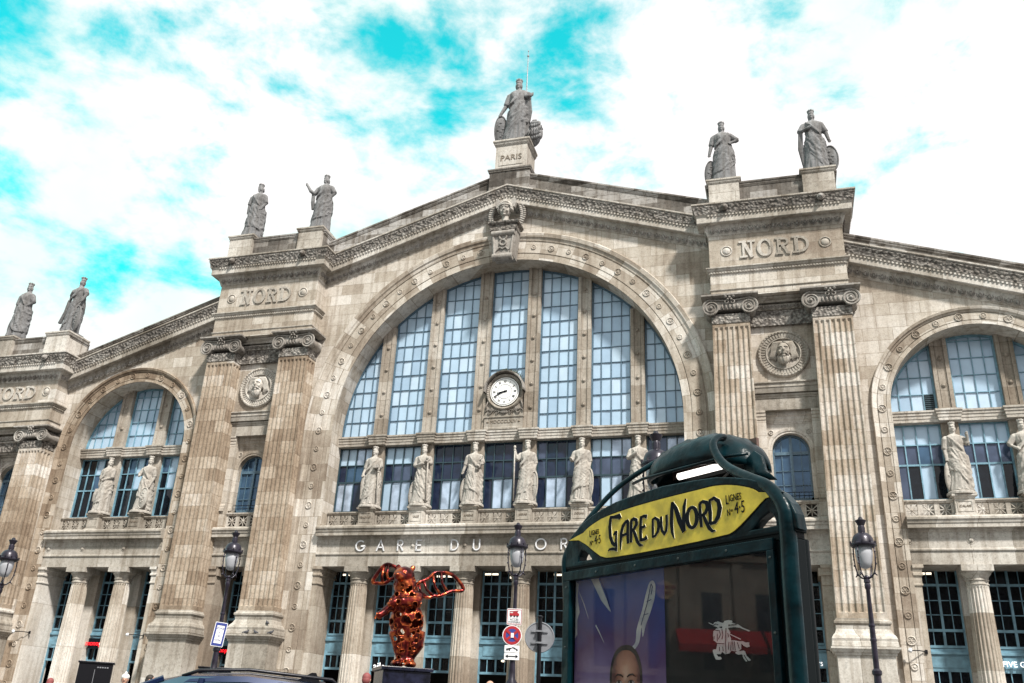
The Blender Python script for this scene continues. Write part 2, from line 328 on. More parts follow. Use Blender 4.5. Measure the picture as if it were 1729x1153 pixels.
# ================================================================== THE STATION
G0=gz(0)
ST=empty('railway_station',(0,0,G0),'monumental pale stone railway station facade with a great arched window between paired pilasters','station')
def part(mb,name,m,parent=ST,**k): return mb.build(name,m,parent,**k)
ZC,ZS=18.53,18.23; XS=26.45
def arcz(x,xc,zc,Rr): 
    d=Rr*Rr-(x-xc)**2; return zc+sqrt(d) if d>0 else zc
def wall_arch(mb,xc,zc,Rr,xl,xr,topf,zb,y=0.0,back=1.5,n=48):
    xs=[xc-Rr*cos(PI*i/n) for i in range(n+1)]
    for i in range(n):
        a,b=xs[i],xs[i+1]; za,zb_=arcz(a,xc,zc,Rr),arcz(b,xc,zc,Rr)
        kx=[a,b] if not (a<0<b) else [a,b]
        mb.add([(a,y,za),(b,y,zb_),(b,y,topf(b)),(a,y,topf(a))],[(0,1,2,3)])
        mb.add([(a,y,za),(b,y,zb_),(b,back,zb_),(a,back,za)],[(0,1,2,3)])
    for s,e in ((xl,xc-Rr),(xc+Rr,xr)):
        mb.add([(s,y,zb),(e,y,zb),(e,y,topf(e)),(s,y,topf(s))],[(0,1,2,3)])
    for X in (xc-Rr,xc+Rr): mb.add([(X,y,zb),(X,back,zb),(X,back,zc),(X,y,zc)],[(0,1,2,3)])
ctop=lambda x:33.6-.322*abs(x)
stop=lambda x:27.0-.33*(abs(x)-20.4)
mb=MB(); wall_arch(mb,0,ZC,11.0,-13.2,13.2,ctop,G0-.3); part(mb,'wall',M['wall'])
for s in (-1,1):
    mb=MB(); wall_arch(mb,s*XS,ZS,4.55,*sorted((s*20.2,s*32.6)),stop,G0-.3); part(mb,'wall',M['wall'])
# archivolts ------------------------------------------------------
def archivolt(xc,zc,Rin,band,zb,m,n=64,step=1.2,first=None):
    mb=MB(); prof=[(0,.0),(0,-.07),(band*.21,-.07),(band*.22,-.03),(band*.245,-.03),(band*.255,-.07),(band*.66,-.07),(band*.67,-.03),(band*.70,-.03),(band*.71,-.09),(band*.8,-.12),(band*.84,-.2),(band*.97,-.24),(band*1.0,-.2),(band,0)]
    st=[]
    for i in range(7): st.append((-1,0,zb+(zc-zb)*i/6.0))
    rings=[]
    def ringat(cx,cz,dx,dz): return [(cx+dx*(Rin+p),y,cz+dz*(Rin+p)) for p,y in prof]
    for i in range(6): rings.append(ringat(xc,zb+(zc-zb)*i/6.0,-1,0))
    for i in range(n+1): a=PI-PI*i/n; rings.append(ringat(xc,zc,cos(a),sin(a)))
    for i in range(5,-1,-1): rings.append(ringat(xc,zb+(zc-zb)*i/6.0,1,0))
    mb.loft(rings,False,False)
    Rm=Rin+band*.46; na=int(round(PI*Rm/step)); seq=[]
    for i in range(na+1): a=PI-PI*i/na; seq.append((xc+Rm*cos(a),zc+Rm*sin(a),i%2))
    k=1
    while zc-k*step>zb+1:
        seq+=[(xc-Rm,zc-k*step,k%2),(xc+Rm,zc-k*step,(k+na)%2)]; k+=1
    for x,z,o in seq:
        rr=(.2,.145)[o]; mb.ring((x,-.09,z),rr,.038,12,4); mb.ell((x,-.08,z),(.07,.06,.07),6,4)
        for q in range(6): a=q*PI/3; mb.ell((x+rr*.55*cos(a),-.08,z+rr*.55*sin(a)),(.045,.035,.045),5,3)
    part(mb,'archivolt',m)
archivolt(0,ZC,11.0,1.93,G0,M['arch0'],step=1.2)
archivolt(-XS,ZS,4.55,.99,G0,M['archL'],step=1.18,n=48); archivolt(XS,ZS,4.55,.99,G0,M['archR'],step=1.18,n=48)
# cornices --------------------------------------------------------
CP=[(-.25,.04),(.87,0),(.87,-.09),(.83,-.11),(.80,-.13)]
CB=[(.70,-.70),(.66,-.72),(.60,-.85),(.60,-1.2),(.57,-1.24),(.26,-1.24),(.24,-1.30),(.06,-1.84),(.0,-1.87),(-.02,-1.9)]
CY=[(.80,-.13),(.81,-.25),(.74,-.42),(.72,-.55),(.70,-.70)]
def eggs(mb,path,u0=.42,p=.14,h=-1.57,hh=.2):
    for (a,b) in zip(path,path[1:]):
        a=Vector(a); b=Vector(b); L_=(b.xy-a.xy).length; n=max(1,int(L_/u0)); d=(b-a)/n; o=Vector((d.y,-d.x,0)).normalized(); t=Vector((d.x,d.y,0)).normalized()
        for i in range(n):
            c=a+d*(i+.5)+o*p+Vector((0,0,h)); Mt=Matrix((t,-o,Vector((0,0,1)))).transposed()
            mb.ell(c,(u0*.26,.09,hh*.8),6,4,Mt)
            pts=[c+t*(u0*.42*cos(q))+Vector((0,0,hh*1.05*sin(q)))+o*.02 for q in [R(x) for x in (150,190,235,270,305,350,390)]]
            mb.tube(pts,.034,4)
def dentils(mb,path,p=.64,h=-.78,st=.2,w=.1,hh=.11):
    for (a,b) in zip(path,path[1:]):
        a=Vector(a); b=Vector(b); L_=(b.xy-a.xy).length; n=max(1,int(L_/st)); d=(b-a)/n; o=Vector((d.y,-d.x,0)).normalized(); t=Vector((d.x,d.y,0)).normalized()
        for i in range(n):
            c=a+d*(i+.5)+o*p+Vector((0,0,h)); q=[c-t*w/2,c+t*w/2,c+t*w/2+o*.05,c-t*w/2+o*.05]
            mb.add([tuple(x+Vector((0,0,-hh/2))) for x in q]+[tuple(x+Vector((0,0,hh/2))) for x in q],[(0,1,2,3),(4,5,6,7),(0,1,5,4),(1,2,6,5),(2,3,7,6),(3,0,4,7)])
def cornice(path,scale=1):
    S=lambda pr:[(p*scale,h*scale) for p,h in pr]
    mb=MB(); mb.sweep(path,S(CP),False); mb.sweep(path,S(CB),False); dentils(mb,path,.63*scale,-.79*scale); o=part(mb,'cornice',M['trim'])
    mb=MB(); mb.sweep(path,S(CY),False); mb.build('carved_moulding',M['carved'],o,local=True)
    mb=MB(); eggs(mb,path,.42*scale,.15*scale,-1.56*scale,.2*scale); mb.build('egg_moulding',M['egg'],o,local=True,smooth=True)
    return o
zl=lambda x:34.88-.322*abs(x)
cornice([(-12.95,0,zl(12.95)),(0,0,zl(0)),(12.95,0,zl(12.95))])
zs=lambda x:28.2-.335*(abs(x)-20.4)
cornice([(-32.5,0,zs(32.5)),(-20.35,0,zs(20.35))]); cornice([(20.35,0,zs(20.35)),(32.5,0,zs(32.5))])
# attics above cornices
def coping(path,m=None,w=.16,h=.34):
    mb=MB(); mb.sweep(path,[(-.6,0),(w,0),(w,-.1),(w*.6,-.16),(w*.6,-.22),(w*.2,-h),(0,-h)],False); part(mb,'coping',M['trimd'])
mb=MB(); a=lambda x:36.3-.315*abs(x)
mb.prism([(-13,zl(13)-.3),(0,zl(0)-.3),(13,zl(13)-.3),(13,a(13)-.01),(0,a(0)-.01),(-13,a(13)-.01)],-.22,.9); part(mb,'attic',M['trimd'])
coping([(-13,-.22,a(13)),(-1.4,-.22,a(1.4))]); coping([(1.4,-.22,a(1.4)),(13,-.22,a(13))])
mb=MB(); mb.box(-1.4,1.4,-.5,1.0,34.3,36.2); part(mb,'apex_plinth',M['trimd'])
coping([(-1.4,.8,36.36),(-1.4,-.5,36.36),(1.4,-.5,36.36),(1.4,.8,36.36)],w=.12,h=.22)
mb=MB(); mb.box(-1.1,1.1,-.34,1.7,36.2,38.5); mb.box(-.85,.85,-.37,-.33,36.75,37.95)
mb.sweep([(-1.1,1.7,38.75),(-1.1,-.34,38.75),(1.1,-.34,38.75),(1.1,1.7,38.75)],[(-1.2,0),(.2,0),(.2,-.12),(.12,-.2),(.12,-.28),(.03,-.4),(0,-.4)],False); o=part(mb,'statue_pedestal',M['trim'])
t=MB(); textmb(t,'PARIS',.62,MX(.02,-.385,37.3),.03); t.build('inscription',M['engrave'],o,local=True)
for s in (-1,1):
    b=lambda x:29.0-.335*(abs(x)-20.4); xs=sorted((s*20.3,s*32.6))
    mb=MB(); mb.prism([(xs[0],zs(xs[0])-.3),(xs[1],zs(xs[1])-.3),(xs[1],b(xs[1])-.01),(xs[0],b(xs[0])-.01)],-.22,.8); part(mb,'attic',M['trimd'])
    coping([(xs[0],-.22,b(xs[0])),(xs[1],-.22,b(xs[1]))],w=.12,h=.28)
# roofs behind the gables
mb=MB(); mb.prism([(-12.5,30),(12.5,30),(12.5,31.4),(0,34.9),(-12.5,31.4)],2.5,50); o=part(mb,'roof',M['zinc'])
for s in (-1,1):
    xs=sorted((s*20.3,s*36)); mb=MB(); zz=[(x,27.9-.335*(abs(x)-20.3)) for x in xs]; mb.prism([(xs[0],20),(xs[1],20)]+zz[::-1],2.5,50); part(mb,'roof',M['zinc'])
mb=MB(); mb.box(-38,38,12,50,G0-.2,20); mb.box(-38,38,2.6,12,13.2,20); part(mb,'rear_block',M['trimd'])
# towers ----------------------------------------------------------
def letters_nord(mb,x0,x1,z0,z1,y):
    """serif relief letters N O R D"""
    W=x1-x0; h=z1-z0; s=.12*h/1.05; lw=W/4.35; t=.2*h/1.1; th=.1*h/1.1
    def serif(x,z): mb.box(x-t*1.05,x+t*1.05,y-.001,y+.09,z,z+s)
    def bar(p,q,w): mb.stroke([p,q],w,y,y+.09)
    x=x0; nx=lw*.9
    bar((x+t,z0),(x+t,z1),t*.6); bar((x+nx-t*.8,z0),(x+nx-t*.8,z1),t*.6); mb.stroke([(x+t*.9,z1),(x+nx-t*.7,z0)],t*.95,y-.003,y+.09)
    serif(x+t,z0); serif(x+t*.8,z1-s); serif(x+nx-t*.8,z1-s)
    x=x0+lw*1.12; cx,cz=x+lw*.45,(z0+z1)/2
    mb.stroke([(cx+lw*.4*cos(a),cz+(h/2-.05)*sin(a)) for a in [2*PI*i/20 for i in range(21)]],[t*(.55+.5*abs(cos(2*PI*i/20))) for i in range(21)],y,y+.09)
    x=x0+lw*2.2; bar((x+t,z0),(x+t,z1),t); serif(x+t,z0); serif(x+t,z1-s)
    mb.stroke([(x+t,z1-th)]+[(x+lw*.5+lw*.25*cos(q),z1-h*.27+(h*.27-th)*sin(q)) for q in [PI/2-PI*i/8 for i in range(9)]]+[(x+t,z0+h*.46)],t*.62,y,y+.09)
    mb.stroke([(x+lw*.45,z0+h*.46),(x+lw*.6,z0+h*.3),(x+lw*.7,z0+.08),(x+lw*.88,z0+.06)],t*.8,y,y+.09)
    x=x0+lw*3.25; bar((x+t,z0),(x+t,z1),t); serif(x+t*.9,z0); serif(x+t*.9,z1-s)
    mb.stroke([(x+t,z1-th)]+[(x+lw*.45+lw*.45*cos(q),cz+(h/2-th)*sin(q)) for q in [PI/2-PI*i/10 for i in range(11)]]+[(x+t,z0+th)],t*.75,y,y+.09)
def capital(cx,ze,k,hw):
    """ionic pilaster capital, ze = volute eye height, k scale, hw shaft half width"""
    mb=MB(); e=hw+.02; rv=.5*k
    for s in (-1,1):
        x=cx+s*e; mb.lathe((x,-1.38,ze),[(rv*.86,0),(rv*.86,.08),(rv*.6,.55),(rv*.8,1.25)],18,'y')
        sp=[]; rd=[]
        for i in range(53):
            a=i*R(17); q=i/52.0; rr=rv*(1-.8*q); sp.append((x+s*rr*sin(a)*1.0*(-1)*-1,-1.4,ze+rr*cos(a))); rd.append(.062*k*(1-.45*q))
        mb.tube(sp,rd,5); mb.ell((x,-1.42,ze),(.1*k,.09,.1*k),8,5)
    # canal between the scrolls
    mb.tube([(cx-e,-1.38,ze+rv),(cx-e*.5,-1.4,ze+rv*.86),(cx,-1.4,ze+rv*.8),(cx+e*.5,-1.4,ze+rv*.86),(cx+e,-1.38,ze+rv)],.05*k,5)
    mb.box(cx-e,cx+e,-1.34,0,ze-.12*k,ze+rv*.9)
    for i in range(5):
        x=cx+(i-2)*.21*k*hw/1.03; mb.ell((x,-1.36,ze+.02),(.075*k,.1,.17*k),7,5)
    # palmette and flowers
    for x,z,q in ((-.22,.62,.12),(.22,.62,.12),(0,.7,.11),(-.1,.42,.07),(.1,.42,.07),(0,.55,.09)): mb.ell((cx+x*k,-1.5,ze+z*k),(q*k,.12,q*k),8,5)
    for s in (-1,1): mb.ring((cx+s*.17*k,-1.45,ze+.3*k),.1*k,.035*k,10,4)
    z0=ze+.56*k; mb.sweep([(cx-hw-.26,0,z0+.2*k),(cx-hw-.26,-1.32,z0+.2*k),(cx+hw+.26,-1.32,z0+.2*k),(cx+hw+.26,0,z0+.2*k)],[(-.5,0),(.3*k,0),(.3*k,-.1*k),(.18*k,-.13*k),(.08*k,-.2*k),(-.2,-.24*k)],False)
    return mb
def base_profile(k=1): return [(-.1,0),(.03,0),(.05,-.08),(.13,-.14),(.13,-.24),(.07,-.3),(.04,-.5),(.14,-.72),(.22,-.8),(.3,-.95),(.28,-1.08),(.3,-1.1),(.32,-1.3),(.28,-1.36)]
def fluted(cx,hw0,hw1,y,z0,z1,cx0=None,nf=7,ns=3,back=0.0):
    """fluted pilaster shaft from z0 (half width hw0) to z1 (hw1)"""
    def sect(c,hw,z,fl):
        pts=[]; W=2*hw; u_=W/(nf+.35)
        yb=y-(.0)
        def side(sgn):
            q=[]; D=back-y; us=D/(ns+.3)
            for i in range(ns):
                a0=.3*us+i*us
                for t in range(6):
                    tt=t/5; dep=fl*.085*sin(PI*tt)**.6 if 0<t<5 else 0
                    q.append((c+sgn*(hw-dep),y+a0*.9+us*.72*tt,z))
            return q
        L_=side(-1)[::-1]; pts.append((c-hw,back,z)); pts+=L_; pts.append((c-hw,y,z))
        for i in range(nf):
            a0=c-hw+.27*u_+i*u_
            for t in range(6):
                tt=t/5; dep=fl*.1*sin(PI*tt)**.6 if 0<t<5 else 0
                pts.append((a0+u_*.78*tt,y+dep,z))
        pts.append((c+hw,y,z)); pts+=side(1); pts.append((c+hw,back,z)); return pts
    if cx0 is None: cx0=cx
    rows=[]
    for z,fl in ((z0,0),(z0+.28,0),(z0+.33,1),(z1-.33,1),(z1-.22,0),(z1,0)):
        t=(z-z0)/(z1-z0); rows.append(sect(cx0+(cx-cx0)*t,hw0+(hw1-hw0)*t,z,fl))
    mb=MB(); mb.loft(rows,False,False); return mb
def disc(mb,x,y,z,r):
    mb.ring((x,y,z),r*.85,r*.13,20,4); mb.ell((x,y+.02,z),(r*.66,.1,r*.66),16,6)
def tower(x0,x1,T):
    """x0<x1 block edges; T heights"""
    lip,blk1,blk0,arc0,eye,neck0=T['lip'],T['blk1'],T['blk0'],T['arc0'],T['eye'],T['neck0']; k=T['k']; cs=T['cs']; Y=-1.15
    hw=T['hw']; pcs=[x0+hw,x1-hw]; sh=T.get('shift',0)
    mb=MB(); mb.box(x0,x1,Y,1.5,arc0,lip-.05); o=part(mb,'entablature_block',M['wall'])
    U=lambda z,d=0:[(x0-d,1.4,z),(x0-d,Y-d,z),(x1+d,Y-d,z),(x1+d,1.4,z)]
    cornice(U(lip),cs)
    mb=MB(); mb.sweep(U(blk0),[(0,0),(.22,-.02),(.22,-.09),(.17,-.11),(.12,-.24*k),(.06,-.26*k),(.06,-.4*k),(0,-.44*k)],False); dentils(mb,U(blk0),.06,-.34*k,.16,.09,.09); mb.sweep(U(arc0+.46*k),[(0,.02),(.06,0),(.06,-.04),(.03,-.08),(0,-.1)],False); part(mb,'string_course',M['trim'])
    # letters and bosses
    zc=(blk1+blk0)/2; hh=T['lh']; mb=MB(); xm=(x0+x1)/2
    letters_nord(mb,xm-1.98,xm+1.98,zc-hh/2,zc+hh/2,Y-.08); o=part(mb,'inscription',M['trim'])
    for s in (-1,1):
        mb=MB(); disc(mb,xm+s*2.75,Y-.01,zc,.36); part(mb,'boss',M['trim'],smooth=True)
    # lion heads on the cyma
    for xx in pcs:
        mb=MB(); mb.ell((xx,Y-.86,lip-.38),(.17,.16,.2),8,6); mb.ell((xx,Y-1.0,lip-.43),(.09,.1,.1),8,5); mb.ring((xx,Y-.83,lip-.38),.18,.06,10,4); part(mb,'lion_head',M['trimd'],smooth=True)
    # pilasters
    for i,cx in enumerate(pcs):
        cb=cx-(-1 if x0<0 else 1)*sh*-1 if False else cx-sh*(1 if x0>0 else -1)
        mb=fluted(cx,hw+.12,hw,Y,7.3,neck0,cx0=cb); sf=part(mb,'pilaster',M['shaft'])
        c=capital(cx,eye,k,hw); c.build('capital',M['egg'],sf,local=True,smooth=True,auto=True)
        n=MB(); n.box(cx-hw-.03,cx+hw+.03,Y-.04,0,neck0,eye-.35*k); n.build('necking',M['carved'],sf,local=True)
        hb=hw+.14; n=MB(); n.sweep([(cb-hb,0,7.32),(cb-hb,Y-.02,7.32),(cb+hb,Y-.02,7.32),(cb+hb,0,7.32)],base_profile(),False); n.build('base',M['pedestal'],sf,local=True)
        n=MB(); n.box(cb-hb-.12,cb+hb+.12,Y-.24,0,G0-.3,5.95)
        n.sweep([(cb-hb-.12,0,5.98),(cb-hb-.12,Y-.24,5.98),(cb+hb+.12,Y-.24,5.98),(cb+hb+.12,0,5.98)],[(-.4,.02),(.26,0),(.26,-.09),(.2,-.12),(.13,-.24),(.07,-.27),(.07,-.36),(0,-.4)],False)
        n.sweep([(cb-hb-.12,0,2.1),(cb-hb-.12,Y-.24,2.1),(cb+hb+.12,Y-.24,2.1),(cb+hb+.12,0,2.1)],[(0,0),(.1,-.1),(.12,-.4),(.12,-1.2)],False); n.build('pedestal',M['pedestal'],sf,local=True)
    # bay between
    a,b=pcs[0]+hw-.1,pcs[1]-hw+.1; e=T['bz']
    mb=MB(); mb.box(a,b,-.2,1.2,e[0]-.6,arc0+.02); part(mb,'bay_wall',M['wall'])
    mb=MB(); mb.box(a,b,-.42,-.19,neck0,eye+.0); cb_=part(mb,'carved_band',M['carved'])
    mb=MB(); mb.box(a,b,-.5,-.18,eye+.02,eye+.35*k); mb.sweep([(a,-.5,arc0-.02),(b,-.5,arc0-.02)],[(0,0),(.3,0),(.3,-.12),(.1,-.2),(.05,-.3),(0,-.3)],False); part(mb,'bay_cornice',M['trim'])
    mb=MB(); eggs(mb,[(a,-.5,eye+.2*k),(b,-.5,eye+.2*k)],.33,.03,0,.13); mb.build('egg_moulding',M['egg'],cb_,local=True)
    xm=(a+b)/2
    # upper string courses of the bay  (heights e[0] medallion base cornice, e[1], e[2])
    mb=MB(); mb.sweep([(a,-.2,e[0]),(b,-.2,e[0])],[(0,.02),(.28,0),(.28,-.07),(.2,-.12),(.2,-.3),(.16,-.3),(.16,-.36),(.1,-.6),(0,-.6)],False)
    mb.box(a,b,-.1,1.2,e[2],e[0]-.6); mb.sweep([(a,-.1,e[0]-.66),(b,-.1,e[0]-.66)],[(0,0),(.12,0),(.1,-.08),(.04,-.14),(.04,-.2),(0,-.2)],False); part(mb,'bay_string_course',M['trim'])
    # window recess: piers, recessed arch wall
    z1=e[2]; zr=T['wz']; rw=.98
    mb=MB()
    for s in (-1,1):
        p0,p1=sorted((xm+s*(b-a)/2,xm+s*1.2)); mb.box(p0,p1,0,1.2,12.4,z1)
        mb.sweep([(p0,0,z1),(p1,0,z1)] if s<0 else [(p0,0,z1),(p1,0,z1)],[(0,0),(.12,0),(.12,-.1),(.07,-.15),(.07,-.3),(.03,-.34),(.03,-.5),(0,-.52)],False)
        mb.sweep([(p0,0,13.85),(p1,0,13.85)],[(0,.1),(.06,0),(.06,-.12),(.1,-.16),(.1,-.32),(.1,-.36)],False)
    part(mb,'window_pier',M['wall'])
    mb=MB(); wall_arch(mb,xm,zr,rw,xm-1.2,xm+1.2,lambda x:z1,13.3,.45,.9,24)
    mb.sweep([(xm-1.2,.45,z1),(xm+1.2,.45,z1)],[(0,0),(.2,0),(.2,-.2),(.12,-.26),(.12,-.4),(.04,-.5),(.04,-.56),(0,-.58)],False)
    nn=20; pr=[(0,0),(0,-.05),(.1,-.05),(.12,-.09),(.26,-.12),(.28,0)]
    rings=[[(xm-(rw+p),.45+y,13.6) for p,y in pr]]+[[(xm+(rw+p)*cos(PI-PI*i/nn),.45+y,zr+(rw+p)*sin(PI-PI*i/nn)) for p,y in pr] for i in range(nn+1)]+[[(xm+(rw+p),.45+y,13.6) for p,y in pr]]
    mb.loft(rings,False,False)
    for s in (-1,1): mb.ring((xm+s*.98,.42,zr+1.05),.12,.03,10,4); mb.ell((xm+s*.98,.42,zr+1.05),(.04,.04,.04),6,4)
    part(mb,'window_surround',M['wall'])
    # arched window
    mb=MB()
    def bars(X,Zs,w=.05,y=.78): pass
    y=.78
    mb.box(xm-rw,xm-rw+.1,y,y+.08,13.6,zr); mb.box(xm+rw-.1,xm+rw,y,y+.08,13.6,zr); mb.box(xm-.075,xm+.075,y-.03,y+.08,13.6,arcz(xm,xm,zr,rw)-.05)
    mb.box(xm-rw+.1,xm+rw-.1,y-.02,y+.08,zr-.16,zr+.02); mb.box(xm-rw,xm+rw,y,y+.08,13.55,13.72)
    mb.stroke([(xm+(rw-.06)*cos(PI*i/16),zr+(rw-.06)*sin(PI*i/16)) for i in range(17)],.11,y,y+.08)
    for s in (-1,1):
        mb.box(xm+s*.5-.022,xm+s*.5+.022,y+.02,y+.07,13.6,zr+sqrt(rw*rw-.25)); 
        for zz in (14.4,15.2): mb.box(*sorted((xm+s*.07,xm+s*(rw-.08))),y+.02,y+.07,zz-.02,zz+.02)
    wn=part(mb,'window',M['framelt'])
    mb=MB(); mb.prism([(xm-rw,13.55),(xm+rw,13.55)]+[(xm+rw*cos(PI*i/16),zr+rw*sin(PI*i/16)) for i in range(17)],y+.08,y+.12); mb.build('pane',M['gteal'],wn,local=True)
    mb=MB(); mb.tube([(xm-rw,.5,13.95),(xm+rw,.5,13.95)],.02,5); mb.tube([(xm-rw,.5,13.75),(xm+rw,.5,13.75)],.015,5)
    for i in range(9): x=xm-rw+2*rw*i/8; mb.tube([(x,.5,13.6),(x,.5,13.95)],.01,4)
    part(mb,'window_railing',M['black'])
    mb=MB(); balustrade(mb,xm-1.2,xm+1.2,.35,3); part(mb,'balustrade',M['trim'])
    lower(a,b)
    # ground storey of the bay
    mb=MB()
    for s in (-1,1):
        p0,p1=sorted((xm+s*(b-a)/2,xm+s*.95)); mb.box(p0,p1,0,2.2,G0-.3,10.05); mb.sweep([(p0,0,10.05),(p1,0,10.05)],[(0,0),(.16,0),(.16,-.16),(.1,-.2),(.06,-.38),(.1,-.42),(.1,-.52),(.03,-.56),(.03,-.9),(.06,-.92),(.06,-1.0),(0,-1.02)],False)
        mb.box(p1-.001 if s<0 else p0-.12,p1+.12 if s<0 else p0+.001,-.02,2.2,9.5,9.9)
    part(mb,'door_pier',M['column'])
    doorway(xm,1.9,.95)
    return xm
def balustrade(mb,a,b,y,n,z0=12.45,z1=13.45):
    mb.box(a,b,y,y+.2,z0,z0+.15); mb.sweep([(a,y,z1),(b,y,z1)],[(-.25,0),(.08,0),(.08,-.07),(.03,-.1),(.03,-.14),(0,-.17),(-.2,-.17)],True)
    w=(b-a)/n; zc=(z0+.15+z1-.17)/2; h=(z1-.17-z0-.15)
    for i in range(n):
        x=a+w*(i+.5); g=min(.27,h*.45)
        for s in (-1,1): mb.box(*sorted((x+s*w/2,x+s*g)),y+.02,y+.18,z0+.15,z1-.17)
        for q in range(4):
            d=q*PI/4; e=.3 if q%2==0 else .4; mb.stroke([(x-e*cos(d),zc-e*sin(d)),(x+e*cos(d),zc+e*sin(d))],.05,y+.05+q*.003,y+.14+q*.003)
        mb.ell((x,y+.06,zc),(.07,.05,.07),8,4)
def lower(a,b):
    """balcony cornice, frieze and architrave over the ground storey"""
    mb=MB(); mb.sweep([(a,0,12.3),(b,0,12.3)],[(-.4,.15),(.3,.12),(.5,0),(.5,-.1),(.45,-.14),(.42,-.28),(.38,-.3),(.38,-.5),(.12,-.5),(.08,-.62),(.02,-.66),(.02,-.95)],True)
    mb.box(a,b,.0,2.3,10.75,12.2); mb.sweep([(a,0,10.8),(b,0,10.8)],[(0,.05),(.08,0),(.08,-.07),(.03,-.12),(.03,-.13)],True)
    mb.box(a,b,-.01,2.3,10.05,10.74); part(mb,'balcony_cornice',M['trim'])
def doorway(xc,y,hw,top=10.3,panel=None):
    """tall blue-grey glazed door frame"""
    z4=G0-.1; mb=MB(); B=lambda x0,x1,z0,z1,d=0:mb.box(x0,x1,y-d,y+.1,z0,z1)
    for s in (-1,1): B(*sorted((xc+s*hw,xc+s*(hw-.09))),z4,top)
    B(xc-.06,xc+.06,6.35,top,.02)
    for z,h in ((9.35,.12),(7.15,.13),(6.38,.12)): B(xc-hw+.09,xc+hw-.09,z-h/2,z+h/2,.04)
    for s in (-1,1):
        xm=xc+s*hw*.5; mb.box(xm-.022,xm+.022,y+.02,y+.08,6.4,top)
        for z in (7.9,8.6): mb.box(*sorted((xc+s*.06,xc+s*(hw-.09))),y+.02,y+.08,z-.02,z+.02)
    # solid panel, then lower lights
    B(xc-hw+.09,xc+hw-.09,5.22,6.3); B(xc-hw+.02,xc+hw-.02,6.02,6.14,.1); B(xc-hw+.25,xc+hw-.25,5.4,5.92,.03); B(xc-hw+.32,xc+hw-.32,5.46,5.86,.0)
    B(xc-hw+.09,xc+hw-.09,4.42,4.55,.03); B(xc-.05,xc+.05,4.55,5.22,.02)
    for s in (-1,1): xm=xc+s*hw*.5; mb.box(xm-.022,xm+.022,y+.02,y+.08,4.5,5.22)
    if panel:
        B(xc-hw+.09,xc-.02,z4,4.42); B(xc+.02,xc+hw-.09,z4,4.42)
        for s in (-1,1): B(*sorted((xc+s*.15,xc+s*(hw-.25))),3.0,4.25,.03)
    o=part(mb,'door',[M['frame']])
    mb=MB(); mb.box(xc-hw,xc+hw,y+.1,y+.12,4.42,top); mb.build('pane',M['gdoor'],o,local=True)
    return o
TA=dict(lip=30.95,blk1=29.1,blk0=26.95,arc0=25.08,eye=24.3,neck0=23.38,k=1.0,cs=1.0,hw=1.03,lh=1.12,bz=(19.97,19.3,18.42),wz=16.25,shift=.12)
TB=dict(lip=24.72,blk1=22.9,blk0=21.2,arc0=19.55,eye=18.75,neck0=17.95,k=.9,cs=1.0,hw=.93,lh=.95,bz=(18.7,18.3,18.1),wz=16.25,shift=.1)
# ordinary bays ----------------------------------------------------
def column(cx,cy=.6):
    n=20
    def ringf(r,z,fl):
        out=[]
        for i in range(n):
            for t in range(4):
                a=2*PI*(i+t/4)/n; q=(0,-.055,-.06,-.01)[t]*fl; out.append((cx+(r+q)*cos(a),cy+(r+q)*sin(a),z))
        return out
    mb=MB(); mb.loft([ringf(.60,2.9,0),ringf(.6,3.1,1),ringf(.575,5.6,1),ringf(.5,8.95,1),ringf(.5,9.05,0),ringf(.5,9.12,0)]); c=part(mb,'column',M['column'])
    mb=MB(); mb.lathe((cx,cy,0),[(.48,9.1),(.54,9.12),(.54,9.17),(.5,9.19),(.5,9.3),(.55,9.33),(.55,9.38),(.52,9.4),(.58,9.55),(.68,9.66),(.7,9.74)],24); mb.box(cx-.72,cx+.72,cy-.72,cy+.72,9.74,10.05); mb.build('capital',M['trim'],c,local=True)
    mb=MB(); mb.lathe((cx,cy,0),[(.6,3.0),(.72,2.95),(.76,2.85),(.72,2.76),(.66,2.7),(.7,2.6),(.82,2.5),(.82,2.36)],24); mb.box(cx-.88,cx+.88,cy-.88,cy+.88,G0-.3,2.37); mb.build('base',M['trim'],c,local=True)
